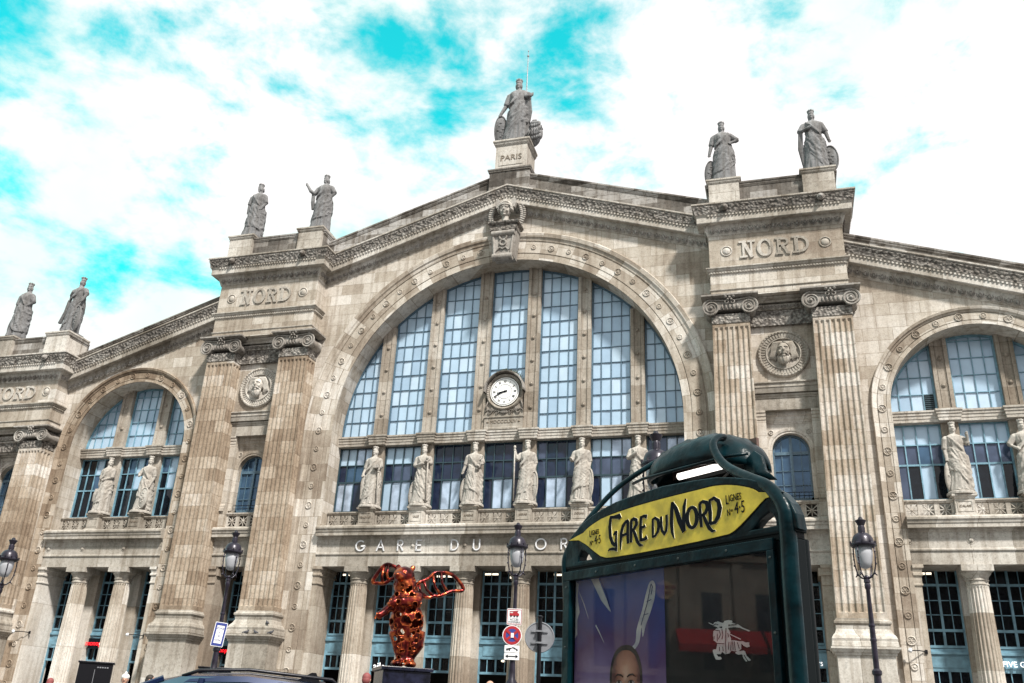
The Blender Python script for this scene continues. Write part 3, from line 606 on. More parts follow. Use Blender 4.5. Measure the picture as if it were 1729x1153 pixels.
def arch_bay(xc,zc,Rin,mxs,pattern,rowh,label):
    """transom, mullions, windows, balustrade with pedestals, colonnade"""
    xl,xr=xc-Rin,xc+Rin; w2=.42 if Rin>6 else .43
    lower(xl,xr)
    # balustrade between pedestals
    ed=[xl]+[m for m in mxs]+[xr]
    for i in range(len(ed)-1):
        a=ed[i]+(.48 if i>0 else .05); b=ed[i+1]-(.48 if i<len(ed)-2 else .05)
        if b-a<.7: continue
        mb=MB(); balustrade(mb,a,b,.75,max(1,int(round((b-a)/.74)))); part(mb,'balustrade',M['trim'])
    mb=MB(); mb.box(xl,xr,1.55,2.3,12.1,13.6); part(mb,'window_sill',M['trim'])
    for i,m in enumerate(mxs):
        mb=MB(); mb.box(m-.46,m+.46,.42,1.3,12.42,13.5); mb.box(m-.52,m+.52,.36,1.34,12.4,12.66)
        mb.sweep([(m-.46,1.3,13.62),(m-.46,.42,13.62),(m+.46,.42,13.62),(m+.46,1.3,13.62)],[(-.4,0),(.12,0),(.12,-.08),(.06,-.12),(.04,-.2),(0,-.22)],False)
        for (x0,x1,z0,z1) in ((m-.36,m+.36,13.27,13.33),(m-.36,m+.36,12.75,12.8),(m-.36,m-.31,12.8,13.27),(m+.31,m+.36,12.8,13.27)): mb.box(x0,x1,.395,.43,z0,z1)
        o=part(mb,'statue_pedestal',M['trim'])
        if label and label[i]:
            t=MB(); textmb(t,label[i],.17,MX(m,.405,13.03),.02); t.build('inscription',M['engrave'],o,local=True)
        # lower pier and upper mullion
        mb=MB(); mb.box(m-w2,m+w2,1.25,1.62,13.4,17.75); part(mb,'pier',M['mull'])
        zt=arcz(m,xc,zc,Rin)+.1; mb=MB()
        mb.box(m-w2,m-w2+.2,1.1,1.6,18.3,zt); mb.box(m+w2-.2,m+w2,1.1,1.6,18.3,zt); mb.box(m-w2+.2,m+w2-.2,1.17,1.6,18.3,zt)
        mb.box(m-w2+.235,m-w2+.26,1.145,1.2,18.5,zt); mb.box(m+w2-.26,m+w2-.235,1.145,1.2,18.5,zt)
        z=18.3+1.5; 
        while z<zt-.7: mb.ell((m,1.14,z),(.1,.08,.1),8,5); mb.ring((m,1.15,z),.12,.025,10,4); z+=1.55
        mb.box(m-w2-.03,m+w2+.03,1.06,1.58,18.28,18.5)
        part(mb,'mullion',M['mull'])
    pr=[(0,.02),(.16,0),(.16,-.1),(.11,-.14),(.11,-.26),(.07,-.28),(.07,-.44),(.04,-.46),(.04,-.62),(0,-.64)]
    mb=MB(); mb.box(xl,xr,1.12,1.75,17.72,18.34); mb.sweep([(xl,1.12,18.36),(xr,1.12,18.36)],pr,False)
    for m in mxs: mb.sweep([(m-w2-.08,1.12,18.37),(m-w2-.08,.92,18.37),(m+w2+.08,.92,18.37),(m+w2+.08,1.12,18.37)],pr,False); mb.box(m-w2-.08,m+w2+.08,.92,1.2,17.73,18.35)
    part(mb,'transom',M['trim'])
    # upper and lower windows
    ed=[xl]+list(mxs)+[xr]
    for i in range(len(ed)-1):
        a=ed[i]+(w2 if i>0 else 0); b=ed[i+1]-(w2 if i<len(ed)-2 else 0); nb=4 if b-a>1.7 else 3
        if Rin<6: nb=4 if b-a>2.3 else (4 if xc>0 else 3)
        tp=lambda x:max(18.36,arcz(x,xc,zc,Rin)+.02 if abs(x-xc)<Rin else 18.36)
        y=1.42; mb=MB(); mb.box(a,a+.1,y-.05,y+.1,18.33,max(tp(a+.1),18.5)); mb.box(b-.1,b,y-.05,y+.1,18.33,max(tp(b-.1),18.5)); mb.box(a,b,y-.02,y+.1,18.33,18.42)
        K=12; mb.stroke([(a+(b-a)*q/K,tp(a+(b-a)*q/K)-.08) for q in range(K+1)],.16,y-.02,y+.1)
        for j in range(1,nb): x=a+(b-a)*j/nb; mb.box(x-.022,x+.022,y,y+.06,18.4,tp(x))
        z=18.42+rowh; zm=max(tp(a),tp(b),tp((a+b)/2))
        while z<zm-.2:
            x0,x1=a,b
            if z>zc:
                hwid=sqrt(max(0,Rin**2-(z-zc)**2)); x0=max(a,xc-hwid); x1=min(b,xc+hwid)
            if x1-x0>.15: mb.box(x0,x1,y+.005,y+.055,z-.02,z+.02)
            z+=rowh
        o=part(mb,'upper_window',M['framelt'] if Rin>6 else M['frame'])
        mb=MB(); 
        for j in range(nb):
            x0=a+(b-a)*j/nb; x1=a+(b-a)*(j+1)/nb; z=18.42; r_=0
            while z<zm:
                z2=min(z+rowh,zm+.05)
                if z<max(tp(x0),tp(x1)):
                    t1=random.uniform(-.012,.012); t2=random.uniform(-.012,.012); mb.mi=1 if (xc>0 and i==0 and j==nb-1 and r_==0 and Rin<6) else random.choice((0,0,0,2,3))
                    mb.add([(x0,y+.07+t1,z),(x1,y+.07-t1,z),(x1,y+.07-t1+t2,z2),(x0,y+.07+t1+t2,z2)],[(0,1,2,3)])
                z=z2; r_+=1
        mb.build('pane',[M['gsky'],M['framed'],M['gsky2'],M['gsky3']],o,local=True)
        if xc>0 and i==0 and Rin<6:
            mb=MB(); 
            for q in range(9): mb.box(b-(b-a)/nb+.03,b-.12,y-.0,y+.08,18.48+q*.11,18.53+q*.11)
            mb.build('louvre',M['framed'],o,local=True)
        # lower
        pt=pattern[i%len(pattern)]; zz=[13.6,15.5,16.6,17.74]; mb=MB(); y=1.5
        mb.box(a,a+.09,y-.04,y+.1,13.6,17.74); mb.box(b-.09,b,y-.04,y+.1,13.6,17.74); mb.box(a,b,y-.02,y+.1,13.6,13.68); mb.box(a,b,y-.02,y+.1,17.66,17.74)
        for j in range(1,nb): x=a+(b-a)*j/nb; mb.box(x-.03,x+.03,y-.01,y+.06,13.6,17.7)
        for q,z in enumerate(zz[1:3]): mb.box(a,b,y-.0,y+.062,z-.03-.02*(q==0),z+.03+.02*(q==0))
        o=part(mb,'lower_window',M['framed'] if Rin>6 else M['frame']); mb=MB()
        for j in range(nb):
            x0=a+(b-a)*j/nb; x1=a+(b-a)*(j+1)/nb
            for q in range(3):
                c=pt[q][j%len(pt[q])]; mb.mi='dmpst'.index(c); t1=random.uniform(-.015,.015); t2=random.uniform(-.02,.02)
                mb.add([(x0,y+.07+t1,zz[q]),(x1,y+.07-t1,zz[q]),(x1,y+.07-t1+t2,zz[q+1]),(x0,y+.07+t1+t2,zz[q+1])],[(0,1,2,3)])
        mb.build('pane',[M['gdark'] if Rin>6 else M['gblack'],M['gmid'],M['gpale'],M['gsky'],M['gteal']],o,local=True)
    # ground storey
    for m in mxs: column(m); mb=MB(); mb.box(m-.62,m+.62,1.5,2.2,G0-.3,10.05); part(mb,'door_pier',M['column'])
    for s in (-1,1):
        p0,p1=sorted((xc+s*Rin,xc+s*(Rin-.35))); mb=MB(); mb.box(p0,p1,.0,2.2,G0-.3,10.04)
        pp=[(p1,2.2,10.04),(p1,0,10.04)] if False else None
        if s<0: path=[(p0,0,10.04),(p1,0,10.04),(p1,2.2,10.04)]
        else: path=[(p0,2.2,10.04),(p0,0,10.04),(p1,0,10.04)]
        mb.sweep(path,[(0,0),(.16,0),(.16,-.16),(.1,-.2),(.06,-.38),(.1,-.42),(.1,-.52),(.03,-.56),(.03,-.9),(.06,-.92),(.06,-1.0),(0,-1.02)],False); part(mb,'door_pier',M['column'])
    for i in range(len(ed)-1):
        a=ed[i]+(.62 if i>0 else .35); b=ed[i+1]-(.62 if i<len(ed)-2 else .35); doorway((a+b)/2,1.9,(b-a)/2,panel=(i==1 and xc<0))
d4='d'
PT={0:[['ppdp','dttd','sspp'],['spps','dmmd','ssss'],['dppd','dddd','dddd'],['dppd','dddd','dddd'],['dppd','mddm','mddm'],['dspd','mmmm','sspp'],['dspd','mmmm','mmpp']]}
arch_bay(0,ZC,11.0,[(k-2.5)*3.3 for k in range(6)],PT[0],1.03,['BEAUVAIS','LILLE','AMIENS','ARRAS','DOUAI',''])
arch_bay(-XS,ZS,4.55,[-XS-1.63,-XS+1.63],[['ddd','ddt','dds'],['dddd','ddsd','dtst'],['ddd','dst','tst']],.93,['','CAMBRAI'])
arch_bay(XS,ZS,4.55,[XS-1.63,XS+1.63],[['mdsd','mmtm','ssss'],['sdsd','mmmm','ssss'],['ddsd','mmmm','ssss']],1.0,['CALAIS',''])
XT=(12.9,20.4)
tower(XT[0],XT[1],TA); tower(-XT[1],-XT[0],TA); tower(-39.5,-32.38,TB); tower(32.38,39.5,TB)
# tower attic walls with statue pedestals
def attic(x0,x1,z0,z1,pxs,pw,lab=None,y=-1.05):
    mb=MB(); mb.box(x0,x1,y,.9,z0,z1-.02); part(mb,'attic',M['trimd'])
    coping([(x0,.8,z1),(x0,y,z1),(x1,y,z1),(x1,.8,z1)],w=.12,h=.34)
    for i,p in enumerate(pxs):
        mb=MB(); mb.box(p-pw,p+pw,y-.28,.7,z0,z1+.03); P=[(p-pw,.7,z1+.2),(p-pw,y-.28,z1+.2),(p+pw,y-.28,z1+.2),(p+pw,.7,z1+.2)]
        mb.sweep(P,[(-.9,0),(.14,0),(.14,-.1),(.08,-.14),(.08,-.22),(.03,-.3),(0,-.3)],False); mb.sweep([(a,b,z0+.28) for a,b,c in P],[(0,.05),(.1,0),(.1,-.28),(0,-.28)],False)
        o=part(mb,'statue_pedestal',M['trim'])
for s in (-1,1):
    attic(*sorted((s*12.95,s*20.35)),30.93,32.75,[s*13.96,s*19.4],.9)
attic(-39.4,-32.45,24.7,26.4,[-38.3,-33.35],.95); attic(32.45,39.4,24.7,26.4,[33.35,38.3],.95)
# pigeons, keystone, medallions ------------------------------------
mb=MB(); z0=29.15
mb.prism([(-.68,z0+.2),(.68,z0+.2),(.86,31.2),(-.86,31.2)],-1.0,0); 
mb.tube([(-.66,-.95,z0+.15),(.66,-.95,z0+.15)],.24,12); mb.tube([(-.78,-1.02,31.0),(.78,-1.02,31.0)],.2,12)
for s in (-1,1): mb.tube([(s*.55,-1.02,z0+.3),(s*.6,-1.05,30.2),(s*.7,-1.02,31.0)],.08,6)
mb.ring((0,-1.05,30.75),.24,.07,16,6); mb.ring((0,-1.06,30.3),.2,.06,16,6)
mb.tube([(-.4,-1.04,29.75),(-.2,-1.06,29.95),(0,-1.06,29.85),(.2,-1.06,29.95),(.4,-1.04,29.75)],.06,6)
kb=part(mb,'keystone_console',M['egg'],smooth=True,auto=True)
mb=MB(); mb.box(-.9,.9,-1.15,0,31.2,31.62); mb.sweep([(-.9,0,31.8),(-.9,-1.15,31.8),(.9,-1.15,31.8),(.9,0,31.8)],[(-1,0),(.14,0),(.14,-.1),(.05,-.2),(0,-.22)],False); mb.build('abacus',M['carved'],kb,local=True)
def headmb(mb,c,s,beard=False,wing=False):
    x,y,z=c
    mb.ell((x,y,z),(.30*s,.34*s,.42*s),18,14); mb.ell((x,y-.3*s,z-.03*s),(.055*s,.09*s,.13*s),8,6)
    mb.tube([(x,y-.3*s,z+.12*s),(x,y-.38*s,z-.1*s)],[.035*s,.06*s],6)
    for q in (-1,1):
        mb.tube([(x+q*.04*s,y-.33*s,z+.11*s),(x+q*.13*s,y-.32*s,z+.14*s),(x+q*.22*s,y-.25*s,z+.1*s)],.03*s,6); mb.ell((x+q*.12*s,y-.29*s,z+.05*s),(.055*s,.04*s,.03*s),8,6)
        mb.ell((x+q*.15*s,y-.22*s,z-.1*s),(.1*s,.09*s,.1*s),8,6)
    mb.tube([(x-.09*s,y-.31*s,z-.19*s),(x,y-.345*s,z-.18*s),(x+.09*s,y-.31*s,z-.19*s)],.026*s,6); mb.tube([(x-.07*s,y-.3*s,z-.235*s),(x,y-.33*s,z-.24*s),(x+.07*s,y-.3*s,z-.235*s)],.026*s,6)
    mb.ell((x,y-.24*s,z-.32*s),(.1*s,.09*s,.09*s),8,6)
mb=MB(); c=(0,-.85,32.75); mb.lathe((0,-.8,31.75),[(.3,0),(.24,.25),(.22,.6),(.24,.9)],16); headmb(mb,c,1.18); 
for i in range(14):
    a=R(-5)+i*R(190)/13; mb.ell((.42*cos(a),-.85,32.85+.52*sin(a)),(.13,.3,.13),8,6)
mb.ring((0,-.9,33.05),.4,.07,20,6,'z')
o=part(mb,'mask',M['stat'],smooth=True)
for s in (-1,1):
    mb=MB(); mb.prism([(s*.3,33.1),(s*.62,33.0),(s*.72,33.35),(s*.6,33.75),(s*.42,33.6)],-.95,-.7); mb.build('wing',M['egg'],o,local=True)
    mb=MB(); pts=[(s*(.95+.2*sin(t*PI)),-.55,31.85+1.5*t) for t in [i/10 for i in range(11)]]
    mb.tube([(p[0]-s*.05,-.5,p[2]) for p in pts],.06,5)
    for i,p in enumerate(pts): mb.ell((p[0]-s*.15,-.5,p[2]),(.13,.12,.1),7,5); mb.ell((p[0]+s*.05,-.5,p[2]+.07),(.12,.1,.08),7,5)
    mb.build('laurel',M['egg'],o,local=True,smooth=True)
def medallion(x,z,r=1.4,y=-.2):
    mb=MB(); mb.lathe((x,y,z),[(r,0),(r,-.14),(r*.96,-.2),(r*.9,-.2),(r*.88,-.14),(r*.7,-.12),(r*.68,-.2),(r*.64,-.2),(r*.62,-.06),(.01,-.04)],48,'y')
    for i in range(44):
        a=2*PI*i/44; mb.ell((x+r*.93*cos(a),y-.2,z+r*.93*sin(a)),(.05,.05,.05),5,4); c,s_=cos(a),sin(a); p=[(x+r*q*c-s_*w_,z+r*q*s_+c*w_) for q,w_ in ((.71,-.035),(.86,-.045),(.86,.045),(.71,.035))]; mb.prism(p,y-.17,y-.1)
    o=part(mb,'medallion',M['trim'],smooth=True,auto=True)
    mb=MB(); headmb(mb,(x,y-.2,z+.12),1.15)
    mb.ell((x,y-.32,z-.36),(.33,.17,.36),14,10)
    for s in (-1,1): mb.ell((x+s*.4,y-.05,z+.08),(.13,.1,.4),10,8)
    random.seed(int(abs(x)*10))
    for s in (-1,1):           # hair locks falling either side of the face
        for q in range(6):
            w_=.05*q; mb.tube([(x+s*(.02+w_*.3),y-.34,z+.62),(x+s*(.24+w_),y-.3,z+.53+w_*.3),(x+s*(.40+w_),y-.2,z+.28),(x+s*(.35+w_*1.1),y-.17,z+.08),(x+s*(.45+w_*1.1),y-.14,z-.12),(x+s*(.40+w_*1.3),y-.12,z-.3),(x+s*(.5+w_*1.2),y-.09,z-.46+w_)],[.05,.07,.065,.07,.06,.05,.02],5)
    for i in range(11):        # beard strands
        t=(i-5)/5.0; bx=x+t*.3; mb.tube([(bx,y-.44+.08*abs(t),z-.2),(bx+.03*sin(i*2),y-.5+.12*abs(t),z-.4),(bx-.03*sin(i*2),y-.42+.12*abs(t),z-.58+.08*abs(t)),(bx+.04*sin(i*3),y-.28,z-.76+.14*abs(t))],[.035,.05,.045,.015],6)
    for s in (-1,1): mb.tube([(x,y-.55,z-.08),(x+s*.15,y-.53,z-.13),(x+s*.28,y-.42,z-.24)],[.05,.05,.02],6)
    mb.build('bearded_head',M['trim'],o,local=True,smooth=True)
medallion(16.65,21.65); medallion(-16.65,21.65)
# GARE DU NORD letters
mb_=None
def glyph(ch):
    arc=lambda cx,cz,rx,rz,a0,a1,n=12:[(cx+rx*cos(R(a0+(a1-a0)*i/n)),cz+rz*sin(R(a0+(a1-a0)*i/n))) for i in range(n+1)]
    return {'G':[arc(.5,.5,.46,.46,50,350)+[(.95,.46),(.55,.46)]],'A':[[(0,0),(.38,1),(.76,0)],[(.14,.33),(.62,.33)]],'R':[[(0,0),(0,1)],[(0,.95),(.25,.95)]+arc(.28,.72,.22,.23,90,-90,8)+[(0,.49)],[(.25,.49),(.55,0)]],
     'E':[[(0,0),(0,1)],[(0,.96),(.5,.96)],[(0,.5),(.46,.5)],[(0,.04),(.5,.04)]],'D':[[(0,0),(0,1)],[(0,.96),(.2,.96)]+arc(.22,.5,.44,.46,90,-90,12)+[(0,.04)]],
     'U':[[(0,1),(0,.3)]+arc(.29,.3,.29,.27,180,360,8)+[(.58,1)]],'N':[[(0,0),(0,1)],[(0,1),(.62,0)],[(.62,0),(.62,1)]],'O':[arc(.5,.5,.46,.46,0,360,24)]}[ch]
sgn=MB(); LX=[('G',-8.42),('A',-7.05),('R',-5.72),('E',-4.55),('D',-2.4),('U',-1.05),('N',1.15),('O',2.6),('R',4.08),('D',5.45)]
root=empty('station_name_lettering',(0,-.04,10.95),'white spaced metal letters GARE DU NORD on the stone frieze under the great window','lettering')
for ch,x in LX:
    mb=MB(); S=.62
    for s_ in glyph(ch): mb.stroke([(x+p[0]*S,10.92+p[1]*S) for p in s_],.075,-.09,-.04)
    mb.build('letter',M['letter'],root)
for x in [(k-3.5)*3.2 for k in range(8)]+[-28.0,-24.8,-30.7,24.75,28.0,21.9,-18.2]: mb=MB(); disc(mb,x,0,11.22,.2); part(mb,'frieze_boss',M['trim'],smooth=True)
mb=MB()
for q in (-1,1):
    x0,x1=sorted((q*39.2,q*39.5)); mb.box(x0,x1,1.5,50,G0-.3,20)
part(mb,'side_wall',M['wall'])
# dark interior behind the doors with lit ceiling strips
mb=MB(); mb.box(-39,39,11.8,11.99,G0,13.1); mb.box(-39.2,-39,2.1,12,G0,13.1); mb.box(39,39.2,2.1,12,G0,13.1); mb.box(-39,39,2.3,11.8,10.35,10.5); mb.box(-39,39,2.1,11.8,G0-.4,G0-.05); part(mb,'hall_interior',M['dark'])
mb=MB()
for x,y in ((-10.3,3.6),(-9.6,5),(-4.2,4.2),(-1.2,3.4),(.4,4.6),(3.4,3.6),(4.6,4.6),(22.6,3.2),(-7,6),(6.8,4)): mb.box(x-.6,x+.6,y,y+.1,10.1,10.2)
for x,y,z in ((-6.4,6,7.2),(.4,5,6.9),(3.3,5.5,7.6),(-.2,4,5.3),(4.2,6,5.6)): mb.ell((x,y,z),(.14,.14,.07),8,5)
part(mb,'hall_lights',M['roomlamp'])
#SECTION2
# ================================================================== STATUES
def remesh(o,vox,smooth=True):
    md=o.modifiers.new('remesh','REMESH'); md.mode='VOXEL'; md.voxel_size=vox; md.use_smooth_shade=smooth
    dg=bpy.context.evaluated_depsgraph_get(); dg.update(); me=bpy.data.meshes.new_from_object(o.evaluated_get(dg)); o.modifiers.clear(); old=o.data; o.data=me; bpy.data.meshes.remove(old); return o
def statue(name,loc,H,label,group,m,P,rz=0,cat='statue'):
    """draped crowned female figure. P: arms (list of point lists in units of H), shield, staff, lean, seed, turn"""
    rnd=random.Random(P.get('seed',1)); root=empty(name,loc,label,cat,group,rz)
    mb=MB(); lean=P.get('lean',.015); w=P.get('w',1.0); hip=P.get('hip',.018)
    ph=[rnd.uniform(0,6.28) for _ in range(6)]; K=rnd.choice((11,12,13))
    secs=[(.0,.14,.105),(.04,.137,.105),(.12,.128,.1),(.22,.122,.096),(.33,.118,.094),(.42,.113,.09),(.5,.107,.086),(.565,.09,.075),(.62,.088,.075),(.68,.1,.085),(.73,.105,.08),(.765,.108,.068),(.79,.082,.055),(.805,.045,.042)]
    def S(z):
        for (a,b) in zip(secs,secs[1:]):
            if a[0]<=z<=b[0]: t=(z-a[0])/(b[0]-a[0]); return a[1]+(b[1]-a[1])*t,a[2]+(b[2]-a[2])*t
        return secs[-1][1:]
    def cxz(z): return hip*sin(z*PI/.8)*1.0+lean*(z-.4)*.5
    n=84; rings=[]
    for i in range(41):
        z=.805*i/40; rx,ry=S(z); c=cxz(z); ring=[]
        for j in range(n):
            a=2*PI*j/n; sk=max(0,1-z/.5); amp=.15*(.5+.5*sk) if z<.78 else 0
            tw=1.2*sin(z*3+ph[0]) if z>.3 else .4*z
            fo=1.6-4.2*abs(noise.noise(Vector((4.2*cos(a+tw*.25)+ph[0]*5,4.2*sin(a+tw*.25),z*(1.6+3.5*(z>.5))+ph[1]*3))))
            kn=.09*math.exp(-((z-.3)/.09)**2)*max(0,-sin(a-P.get('knee',.4)))**3
            q=w*(1+amp*fo*.6+kn); ring.append((H*(c+rx*q*cos(a)),H*(ry*q*sin(a)),H*z))
        rings.append(ring)
    mb.loft(rings)
    # mantle wrapped round the hips and over one shoulder
    sd=P.get('side',1); rings=[]
    for i in range(17):
        t=i/16; ring=[]
        for j in range(n):
            a=2*PI*j/n; cx=cos(a)*sd; z=(.17+.12*cx+.05*sin(a*2+ph[3]))*(1-t)+(.56+.07*cx)*t; rx,ry=S(z)
            fo=1.3-4.2*abs(noise.noise(Vector((1.5*cos(a)+ph[2]*4,1.5*sin(a),(z-.22*cx)*17+ph[3]*5))))
            q=w*(1.10+.085*fo); ring.append((H*(cxz(z)+rx*q*cos(a)),H*ry*q*1.04*sin(a),H*z))
        rings.append(ring)
    mb.loft(rings)
    for k in range(5):  # diagonal folds across the chest
        o=.028*k; mb.tube([(H*(cxz(.75)+sd*(.085-.005*k)),-H*.045,H*(.775-o*.4)),(H*(cxz(.7)+sd*(.04-.01*k)),-H*.088,H*(.71-o*.6)),(H*(-sd*(.03+.01*k)),-H*.09,H*(.64-o*.6)),(H*(-sd*.095),-H*.05,H*(.6-o*.7))],H*.012,5)
    # falling cloth ends
    for d in P.get('falls',[]):
        for q in range(3): mb.tube([(H*(x+.014*(q-1)),H*y,H*z) for x,y,z in d],[H*.017,H*.02,H*.022,H*.02][:len(d)],6)
    # neck, head, hair
    hx=cxz(.8)+P.get('hx',0); tr=P.get('turn',0)
    mb.lathe((H*hx,0,0),[(H*.042,H*.79),(H*.03,H*.815),(H*.028,H*.85),(H*.03,H*.87)],12)
    Mh=Matrix.Rotation(tr,3,'Z'); hc=Vector((H*hx,-H*.005,H*.888)); s=H*.115
    mb.ell(hc,(.32*s,.38*s,.46*s),14,10,Mh)
    def E_(p,r): q=Mh@Vector(p); mb.ell(hc+q*s,[x*s for x in r],8,6,Mh)
    E_((0,-.37,-.03),(.05,.09,.13)); E_((0,-.3,-.34),(.12,.1,.09)); E_((0,.22,.06),(.34,.32,.36)); E_((0,.42,-.1),(.18,.16,.2))
    for q in (-1,1): E_((q*.13,-.31,.1),(.1,.05,.03)); E_((q*.3,0,-.05),(.1,.22,.3)); E_((q*.12,-.3,.02),(.05,.035,.03)); E_((q*.28,.1,-.45),(.07,.1,.3))
    E_((0,-.33,-.19),(.09,.05,.025)); E_((0,-.32,-.24),(.075,.05,.025)); E_((0,-.1,.3),(.34,.34,.12))
    # mural crown
    cz=H*.928; mb.lathe((H*hx,0,cz),[(.33*s,0),(.34*s,.1*s),(.34*s,.32*s),(.22*s,.32*s),(.2*s,.15*s)],16)
    for i in range(8):
        a=2*PI*i/8+.2; mb.box(*[v for v in (H*hx+.33*s*cos(a)-.085*s,H*hx+.33*s*cos(a)+.085*s,.33*s*sin(a)-.085*s,.33*s*sin(a)+.085*s,cz+.28*s,cz+.48*s)])
    # arms
    for A_ in P.get('arms',[]):
        pts=[(H*x,H*y,H*z) for x,y,z in A_]; k=len(pts); mb.tube(pts,[H*(.036-.016*i/(k-1)) for i in range(k)],10)
        mb.ell(pts[0],(H*.042,H*.042,H*.045),10,6)
        e=Vector(pts[-1]); d=(e-Vector(pts[-2])).normalized(); mb.ell(e+d*H*.012,(H*.02,H*.016,H*.02),8,6)
        side=d.cross(Vector((0,1,0))).normalized()
        for q in range(4): mb.tube([e+side*H*(.013-.0085*q),e+side*H*(.016-.0105*q)+d*H*.028,e+side*H*(.015-.009*q)+d*H*(.043-.004*abs(q-1.5))+Vector((0,-H*.008,0))],[H*.0065,H*.006,H*.005],5)
        mb.tube([e+side*H*.012,e+side*H*.028+d*H*.02],[H*.007,H*.005],5)
        mb.tube(pts[:max(2,k-1)],[H*(.05-.01*i) for i in range(max(2,k-1))],8)     # sleeve
    # feet
    for q in (-1,1): mb.ell((H*q*.05,-H*.105,H*.012),(H*.025,H*.05,H*.016),8,6)
    fig=mb.build('figure',m,root,local=True,smooth=True); remesh(fig,H*.0075)
    pl=P.get('plinth',.05)
    mb=MB(); mb.lathe((0,0,-pl*H),[(H*.19,0),(H*.185,pl*H*.7),(H*.165,pl*H)],18) if P.get('round') else mb.box(-H*.165,H*.165,-H*.13,H*.13,-pl*H,0)
    mb.build('plinth',m,root,local=True,bevel=.02)
    if 'shield' in P:
        x,y,z,rx,rz_,tilt,yaw_=P['shield']; mb=MB(); Mt=Matrix.Rotation(yaw_,3,'Z')@Matrix.Rotation(tilt,3,'Y')
        rr=[]; 
        for q,dd in ((1,0),(1.0,-.016),(.93,-.024),(.88,-.014),(.6,-.03),(.2,-.036),(.02,-.037)):
            rr.append([tuple(Vector((H*x,H*y,H*z))+Mt@Vector((H*rx*q*cos(2*PI*j/28),H*dd,H*rz_*q*sin(2*PI*j/28)))) for j in range(28)])
        mb.loft(rr)
        c=Vector((H*x,H*y,H*z))
        for ox,oz,rr_ in ((0,.45,.16),(-.35,.0,.2),(.3,.05,.18),(0,-.1,.22),(0,-.4,.16),(-.2,.25,.12),(.22,-.3,.13)): mb.ell(c+Mt@Vector((H*rx*ox,-H*.03,H*rz_*oz)),(H*rx*rr_*1.4,H*.012,H*rx*rr_*1.2),8,5,Mt)
        mb.build('shield',m,root,local=True,smooth=True,auto=True)
    if 'staff' in P:
        mb=MB(); pts=[(H*a,H*b,H*c) for a,b,c in P['staff']]; mb.tube(pts,H*.011,8); e=pts[-1]; mb.ell(e,(H*.022,H*.022,H*.03),8,6); mb.ell((e[0],e[1],e[2]-H*.045),(H*.02,H*.02,H*.012),8,6); mb.build('staff',m,root,local=True,smooth=True)
    if 'extra' in P: P['extra'](root,H,m)
    return root
def held_box(root,H,m):
    mb=MB(); mb.box(H*.05,H*.15,-H*.16,-H*.07,H*.585,H*.625); mb.box(H*.055,H*.145,-H*.155,-H*.075,H*.625,H*.64); mb.build('casket',m,root,local=True,bevel=.01)
def anchor(root,H,m):
    mb=MB(); mb.tube([(H*.13,-H*.1,0.02*H),(H*.125,-H*.12,H*.66)],H*.012,8); mb.tube([(H*.06,-H*.11,H*.65),(H*.09,-H*.12,H*.69),(H*.125,-H*.12,H*.67),(H*.15,-H*.12,H*.72)],H*.018,7); mb.ell((H*.12,-H*.125,H*.72),(H*.03,H*.03,H*.03),8,6); mb.build('rudder',m,root,local=True,smooth=True)
def caduceus(root,H,m):
    mb=MB(); mb.tube([(H*.1,-H*.1,H*.5),(H*.16,-H*.13,H*.72)],H*.01,7)
    for s in (-1,1): mb.tube([(H*(.11+.05*t+s*.028*sin(t*9)),-H*.13,H*(.54+.18*t)) for t in [i/14 for i in range(15)]],H*.009,6)
    for q,(a,b) in enumerate(((.09,.52),(.13,.55),(.1,.58),(.15,.6))): mb.ell((H*a,-H*.12,H*b),(H*.02,H*.02,H*.02),7,5)
    mb.build('caduceus',m,root,local=True,smooth=True)
def ship_bird(root,H,m):
    mb=MB(); c=(H*.155,-H*.07,H*.66); mb.loft([[(c[0]+H*x*.06+0,c[1]+H*yy*.028*(1-x*x),c[2]+H*(zz*.03+.03*x*x)) for yy,zz in ((-1,.6),(-.7,-.5),(0,-1),(.7,-.5),(1,.6))] for x in (-1,-.6,0,.6,1)]); mb.ell((c[0],c[1],c[2]+H*.035),(H*.03,H*.015,H*.022),8,6); mb.tube([c,(c[0],c[1],c[2]+H*.06)],H*.006,5); mb.build('little_ship',m,root,local=True,smooth=True)
    mb=MB(); rings=[]     # bird figurehead prow behind the hem
    mb.ell((H*.2,H*.02,H*.1),(H*.1,H*.09,H*.13),14,10); mb.ell((H*.27,H*.02,H*.15),(H*.06,H*.06,H*.1),10,8)
    mb.tube([(H*.2,0,H*.2),(H*.2,-H*.02,H*.27),(H*.22,-H*.02,H*.31),(H*.255,-H*.03,H*.315)],[H*.045,H*.028,H*.024,H*.008],9)
    for i in range(10):
        for k in range(4): a=i*.35-1.6; mb.ell((H*(.22+.09*cos(a)),H*(-.06-.01*k),H*(.06+.05*k+.02*sin(a))),(H*.022,H*.02,H*.03),6,4)
    for k in range(6): mb.tube([(H*(.12+.035*k),-H*.07,H*(.02+.01*k)),(H*(.16+.035*k),-H*.09,H*(.1+.015*k)),(H*(.19+.03*k),-H*.05,H*(.19-.01*k))],H*.013,5)
    mb.build('eagle_prow',m,root,local=True,smooth=True)
AR=lambda s,*p:[(s*a,b,c) for a,b,c in p]
DOWN=AR(1,(.105,0,.745),(.15,0,.62),(.175,-.02,.5))
RB='stone city figures along the balcony'; RR='large stone city figures on the parapets'
zb=13.78
